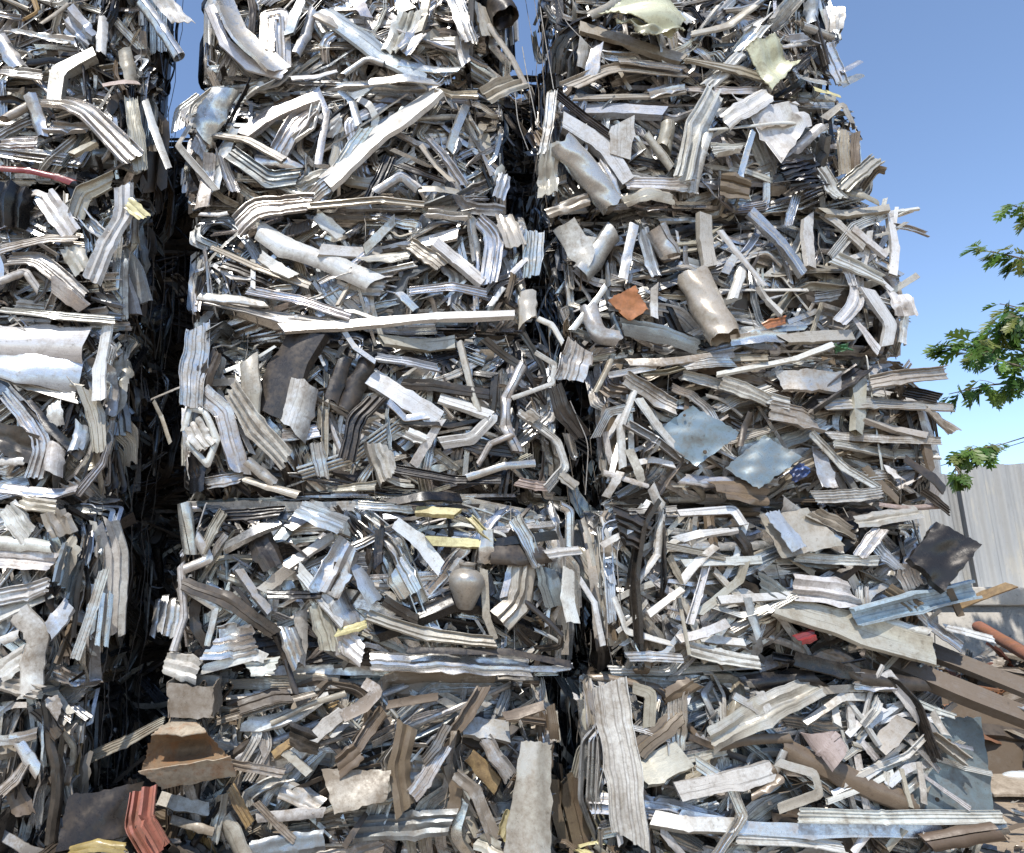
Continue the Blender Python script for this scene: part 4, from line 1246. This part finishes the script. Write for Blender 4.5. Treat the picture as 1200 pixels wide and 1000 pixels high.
a = gp(1150, 893); slab('cardboard_box', 'cardboard', 'flattened brown cardboard under the clear plastic bag', [a + np.array((-.2, -.3, .05)), a + np.array((.9, -.3, .04)), a + np.array((.9, .4, .12)), a + np.array((-.2, .4, .16))], .02, (.40, .25, .11, 0), amp=.05)
a = gp(1130, 928); slab('plywood_board', 'board', 'pale weathered board lying on the sand beside the bottom right corner of the stack', [a + np.array((.0, -.35, .03)), a + np.array((1.3, -.3, .02)), a + np.array((1.3, .15, .10)), a + np.array((-.0, .1, .12))], .02, (.50, .42, .32, 0), amp=.015)
# low heap of dark rubbish in the shade at the wall foot
def heap(name, label, cx, cy, rx, ry, hz, n, cols, seed):
    rr = random.Random(seed); root = empty(name, (cx, cy, 0), label, 'scrap heap')
    g = Geo(); m = 28; gx = np.linspace(-1, 1, m); V = []
    for a in gx:
        for b in gx:
            r2 = a * a + b * b; V.append((cx + a * rx, cy + b * ry, max(0, 1 - r2) ** .8 * hz * (.75 + .2 * math.sin(a * 7 + b * 4)) - .05))
    i, j = np.meshgrid(np.arange(m - 1), np.arange(m - 1), indexing='ij'); q = (i * m + j).ravel()
    g.add(V, np.stack([q, q + m, q + m + 1, q + 1], -1), (.12, .10, .08, 0), np.tile([0, 0, 1], (len(V), 1))); g.build('heap_base', DARK, root, origin=(cx, cy, 0), angle=None)
    g = Geo()
    for _ in range(n):
        a, b = rr.uniform(-.9, .9), rr.uniform(-.9, .9)
        if a * a + b * b > .85: continue
        z = max(0, 1 - a * a - b * b) ** .8 * hz * .85; an = rr.uniform(0, 6.3); L = rr.uniform(.1, .7)
        p = np.array((cx + a * rx, cy + b * ry, z + rr.uniform(0, .06))); d = np.array((math.cos(an), math.sin(an), rr.gauss(-.1, .35)))
        strip(g, [p - d * L / 2, p + np.array((0, 0, .02)), p + d * L / 2], rr.uniform(.03, .14), rr.choice('bfxuss'), jit(PAL[rr.choice(cols)], rr), rr, face=(rr.gauss(0, .5), -.6, 1), rough=.1, dirt=.7, step=.07)
    o = g.build('small_scrap', MAT, root, origin=(cx, cy, 0)); o['kind'] = 'stuff'
heap('scrap_heap', 'low heap of mixed brown and grey scrap against the foot of the concrete wall', 6.9, 8.6, 2.6, 1.0, 1.25, 260, 'ccnnogdswzk', 3)
heap('scrap_heap', 'small dark heap of scraps on the ground in the left gap between the stacks', -1.75, 5.5, .85, 1.3, .42, 170, 'ddkkngcs', 4)

# ------------------------------------------------------------------ tree reaching in from the right
def leaf_mat():
    m, t, bs = newmat('leaf_green'); at = t.nodes.new('ShaderNodeAttribute'); at.attribute_name = 'tint'
    tc = t.nodes.new('ShaderNodeTexCoord')
    c = mix_(t, math_(t, 'MULTIPLY', ramp_(t, noise_(t, tc.outputs['Object'], 3.0, 3), .4, .6), .5), at.outputs['Color'], (.10, .15, .03, 1))
    t.links.new(c, bs.inputs['Base Color']); bs.inputs['Roughness'].default_value = .42
    tr = t.nodes.new('ShaderNodeBsdfTranslucent'); t.links.new(c, tr.inputs['Color']); mx = t.nodes.new('ShaderNodeMixShader'); mx.inputs[0].default_value = .42
    out = [n for n in t.nodes if n.type == 'OUTPUT_MATERIAL'][0]
    t.links.new(bs.outputs[0], mx.inputs[1]); t.links.new(tr.outputs[0], mx.inputs[2]); t.links.new(mx.outputs[0], out.inputs['Surface']); return m
def bark_mat():
    m, t, bs = newmat('bark'); tc = t.nodes.new('ShaderNodeTexCoord')
    c = mix_(t, ramp_(t, noise_(t, tc.outputs['Object'], 9, 6), .4, .6), (.12, .09, .06, 1), (.24, .20, .15, 1)); t.links.new(c, bs.inputs['Base Color']); bs.inputs['Roughness'].default_value = .9
    return m
rt = random.Random(21); BK = bark_mat(); LG = Geo(); YT = 7.2
def leaf(p, d, up, size):
    """a deeply lobed leaf: a midrib with paired pointed lobes, slightly folded and drooping"""
    d = nn(d); s = nn(np.cross(d, up)); n = nn(np.cross(s, d)); V = []; Q = []; T = []
    col = jit(rt.choice([(.06, .14, .022, 0), (.08, .18, .025, 0), (.12, .23, .035, 0), (.05, .11, .02, 0), (.17, .26, .05, 0), (.2, .22, .06, 0)]), rt, .2)
    def pt(a, b): return p + d * a * size + s * b * size + n * (abs(b) * .25 - a * a * .35) * size
    def dia(a0, b0, a1, b1, w):
        dx, dy = a1 - a0, b1 - b0; l = math.hypot(dx, dy); ox, oy = -dy / l * w, dx / l * w; k = len(V)
        V.extend([pt(a0, b0), pt(a0 + dx * .55 + ox, b0 + dy * .55 + oy), pt(a1, b1), pt(a0 + dx * .55 - ox, b0 + dy * .55 - oy)]); Q.append((k, k + 1, k + 2, k + 3))
    dia(0, 0, 1.0, 0, .13)
    for a, l in ((.18, .34), (.38, .42), (.58, .34), (.76, .2)):
        for sg in (1, -1): dia(a - .05, 0, a + l * .62 + rt.uniform(-.04, .04), sg * l * rt.uniform(.8, 1.1), .075)
    LG.add(np.array(V), np.array(Q), col, np.zeros((len(V), 3)))
tree = empty('leafy_tree', (5.95 + 2.5, YT, 0), 'green tree with deeply lobed leaves reaching in at the right edge above the fence', 'tree')
torg = tree.location
g = Geo(); tx = 5.95 + 2.5
trunk = [(tx, YT, -.1), (tx + .05, YT, 1.2), (tx - .05, YT + .1, 2.6), (tx + .1, YT, 4.2), (tx, YT, 6.0), (tx + .1, YT, 7.5)]
tube(g, trunk, .17, (.2, .16, .12, 0), n=12, r1=.06); g.build('trunk', BK, tree, origin=torg)
def limb(pts, r, leaves, spread, size=.2, droop=.4):
    gg = Geo(); pts = [np.array(p, float) for p in pts]; pts = [pts[0]] + [pts[i] + np.array([rt.gauss(0, .02)] * 3) for i in range(1, len(pts))]
    path, _ = bend_path(pts, .1, .08); tube(gg, path, r, (.2, .16, .12, 0), n=6, r1=.004)
    for _ in range(leaves):
        t = rt.uniform(.0, 1.0) ** .8; k = min(len(path) - 2, int(t * (len(path) - 1))); b = path[k]; T = nn(path[k + 1] - path[k])
        off = np.array([rt.gauss(0, 1), rt.gauss(0, 1), rt.gauss(0, .45)]); off = off - T * np.dot(off, T) * .4; off = nn(off) * rt.uniform(.03, 1) * spread
        e = b + off + T * .06; 
        if rt.random() < .5: tube(gg, [b, (b + e) / 2 + np.array((0, 0, .01)), e], .003, (.12, .15, .06, 0), n=4)
        dd = nn(off * .6 + T * rt.uniform(.2, 1) * spread + np.array((rt.gauss(0, .05), rt.gauss(0, .05), -droop * rt.random() * .3)))
        leaf(e, dd, nn(np.array((rt.gauss(0, .35), rt.gauss(-.3, .35), 1))), size * rt.uniform(.6, 1.35))
    gg.build('limb', BK, tree, origin=torg)
def PT(u, v, dy=0): return P(u, v, YT + dy)
limb([(tx, YT, 3.2), PT(1260, 455), PT(1190, 430, -.1), PT(1140, 412, -.15), PT(1108, 404, -.15)], .035, 85, .16)
limb([(tx, YT, 3.2), PT(1260, 470), PT(1205, 448), PT(1160, 452, .1), PT(1112, 462, .1)], .03, 70, .13)
limb([PT(1230, 430), PT(1185, 405, .1), PT(1150, 395, .2)], .015, 44, .17)
limb([(tx, YT, 4.3), PT(1260, 380), PT(1200, 362), PT(1172, 355)], .03, 44, .16)
limb([PT(1230, 370), PT(1195, 372, -.1), PT(1168, 385, -.1)], .012, 34, .12)
limb([(tx, YT, 4.6), PT(1250, 320), PT(1190, 300), PT(1142, 290)], .028, 62, .13)
limb([(tx, YT, 4.9), PT(1250, 275), PT(1215, 248), PT(1180, 240)], .025, 44, .15)
limb([(tx, YT, 2.4), PT(1260, 560), PT(1210, 510, .3), PT(1165, 523, .1), PT(1128, 530, 0)], .012, 0, .1)
limb([PT(1166, 522, .1), PT(1145, 527), PT(1122, 533)], .006, 42, .11, .17)
limb([PT(1130, 535), PT(1118, 545), PT(1126, 553)], .005, 16, .07, .15)
for k in range(26):    # the crown beyond the frame
    a = rt.uniform(0, 6.3); z = rt.uniform(3.4, 7.8); r = rt.uniform(.7, 1.5); c = np.array((tx, YT, z)); e = c + r * np.array((math.cos(a), math.sin(a), .4))
    if e[0] < tx + .35: continue
    limb([c, (c + e) / 2 + np.array((0, 0, .1)), e], .03, 42, .3)
LG.build('crown', leaf_mat(), tree, origin=torg, angle=None)
# overhead cable
g = Geo(); a = P(1000, 572, 14); b = P(1500, 400, 14); pts = [a + (b - a) * t - np.array((0, 0, .25 * math.sin(math.pi * t))) for t in np.linspace(0, 1, 20)]
tube(g, pts, .008, (.05, .05, .05, 0), n=5); o = g.build('overhead_cable', DARK, None, origin=tuple(a)); tag(o, 'thin dark cable crossing the sky above the fence', 'cable')
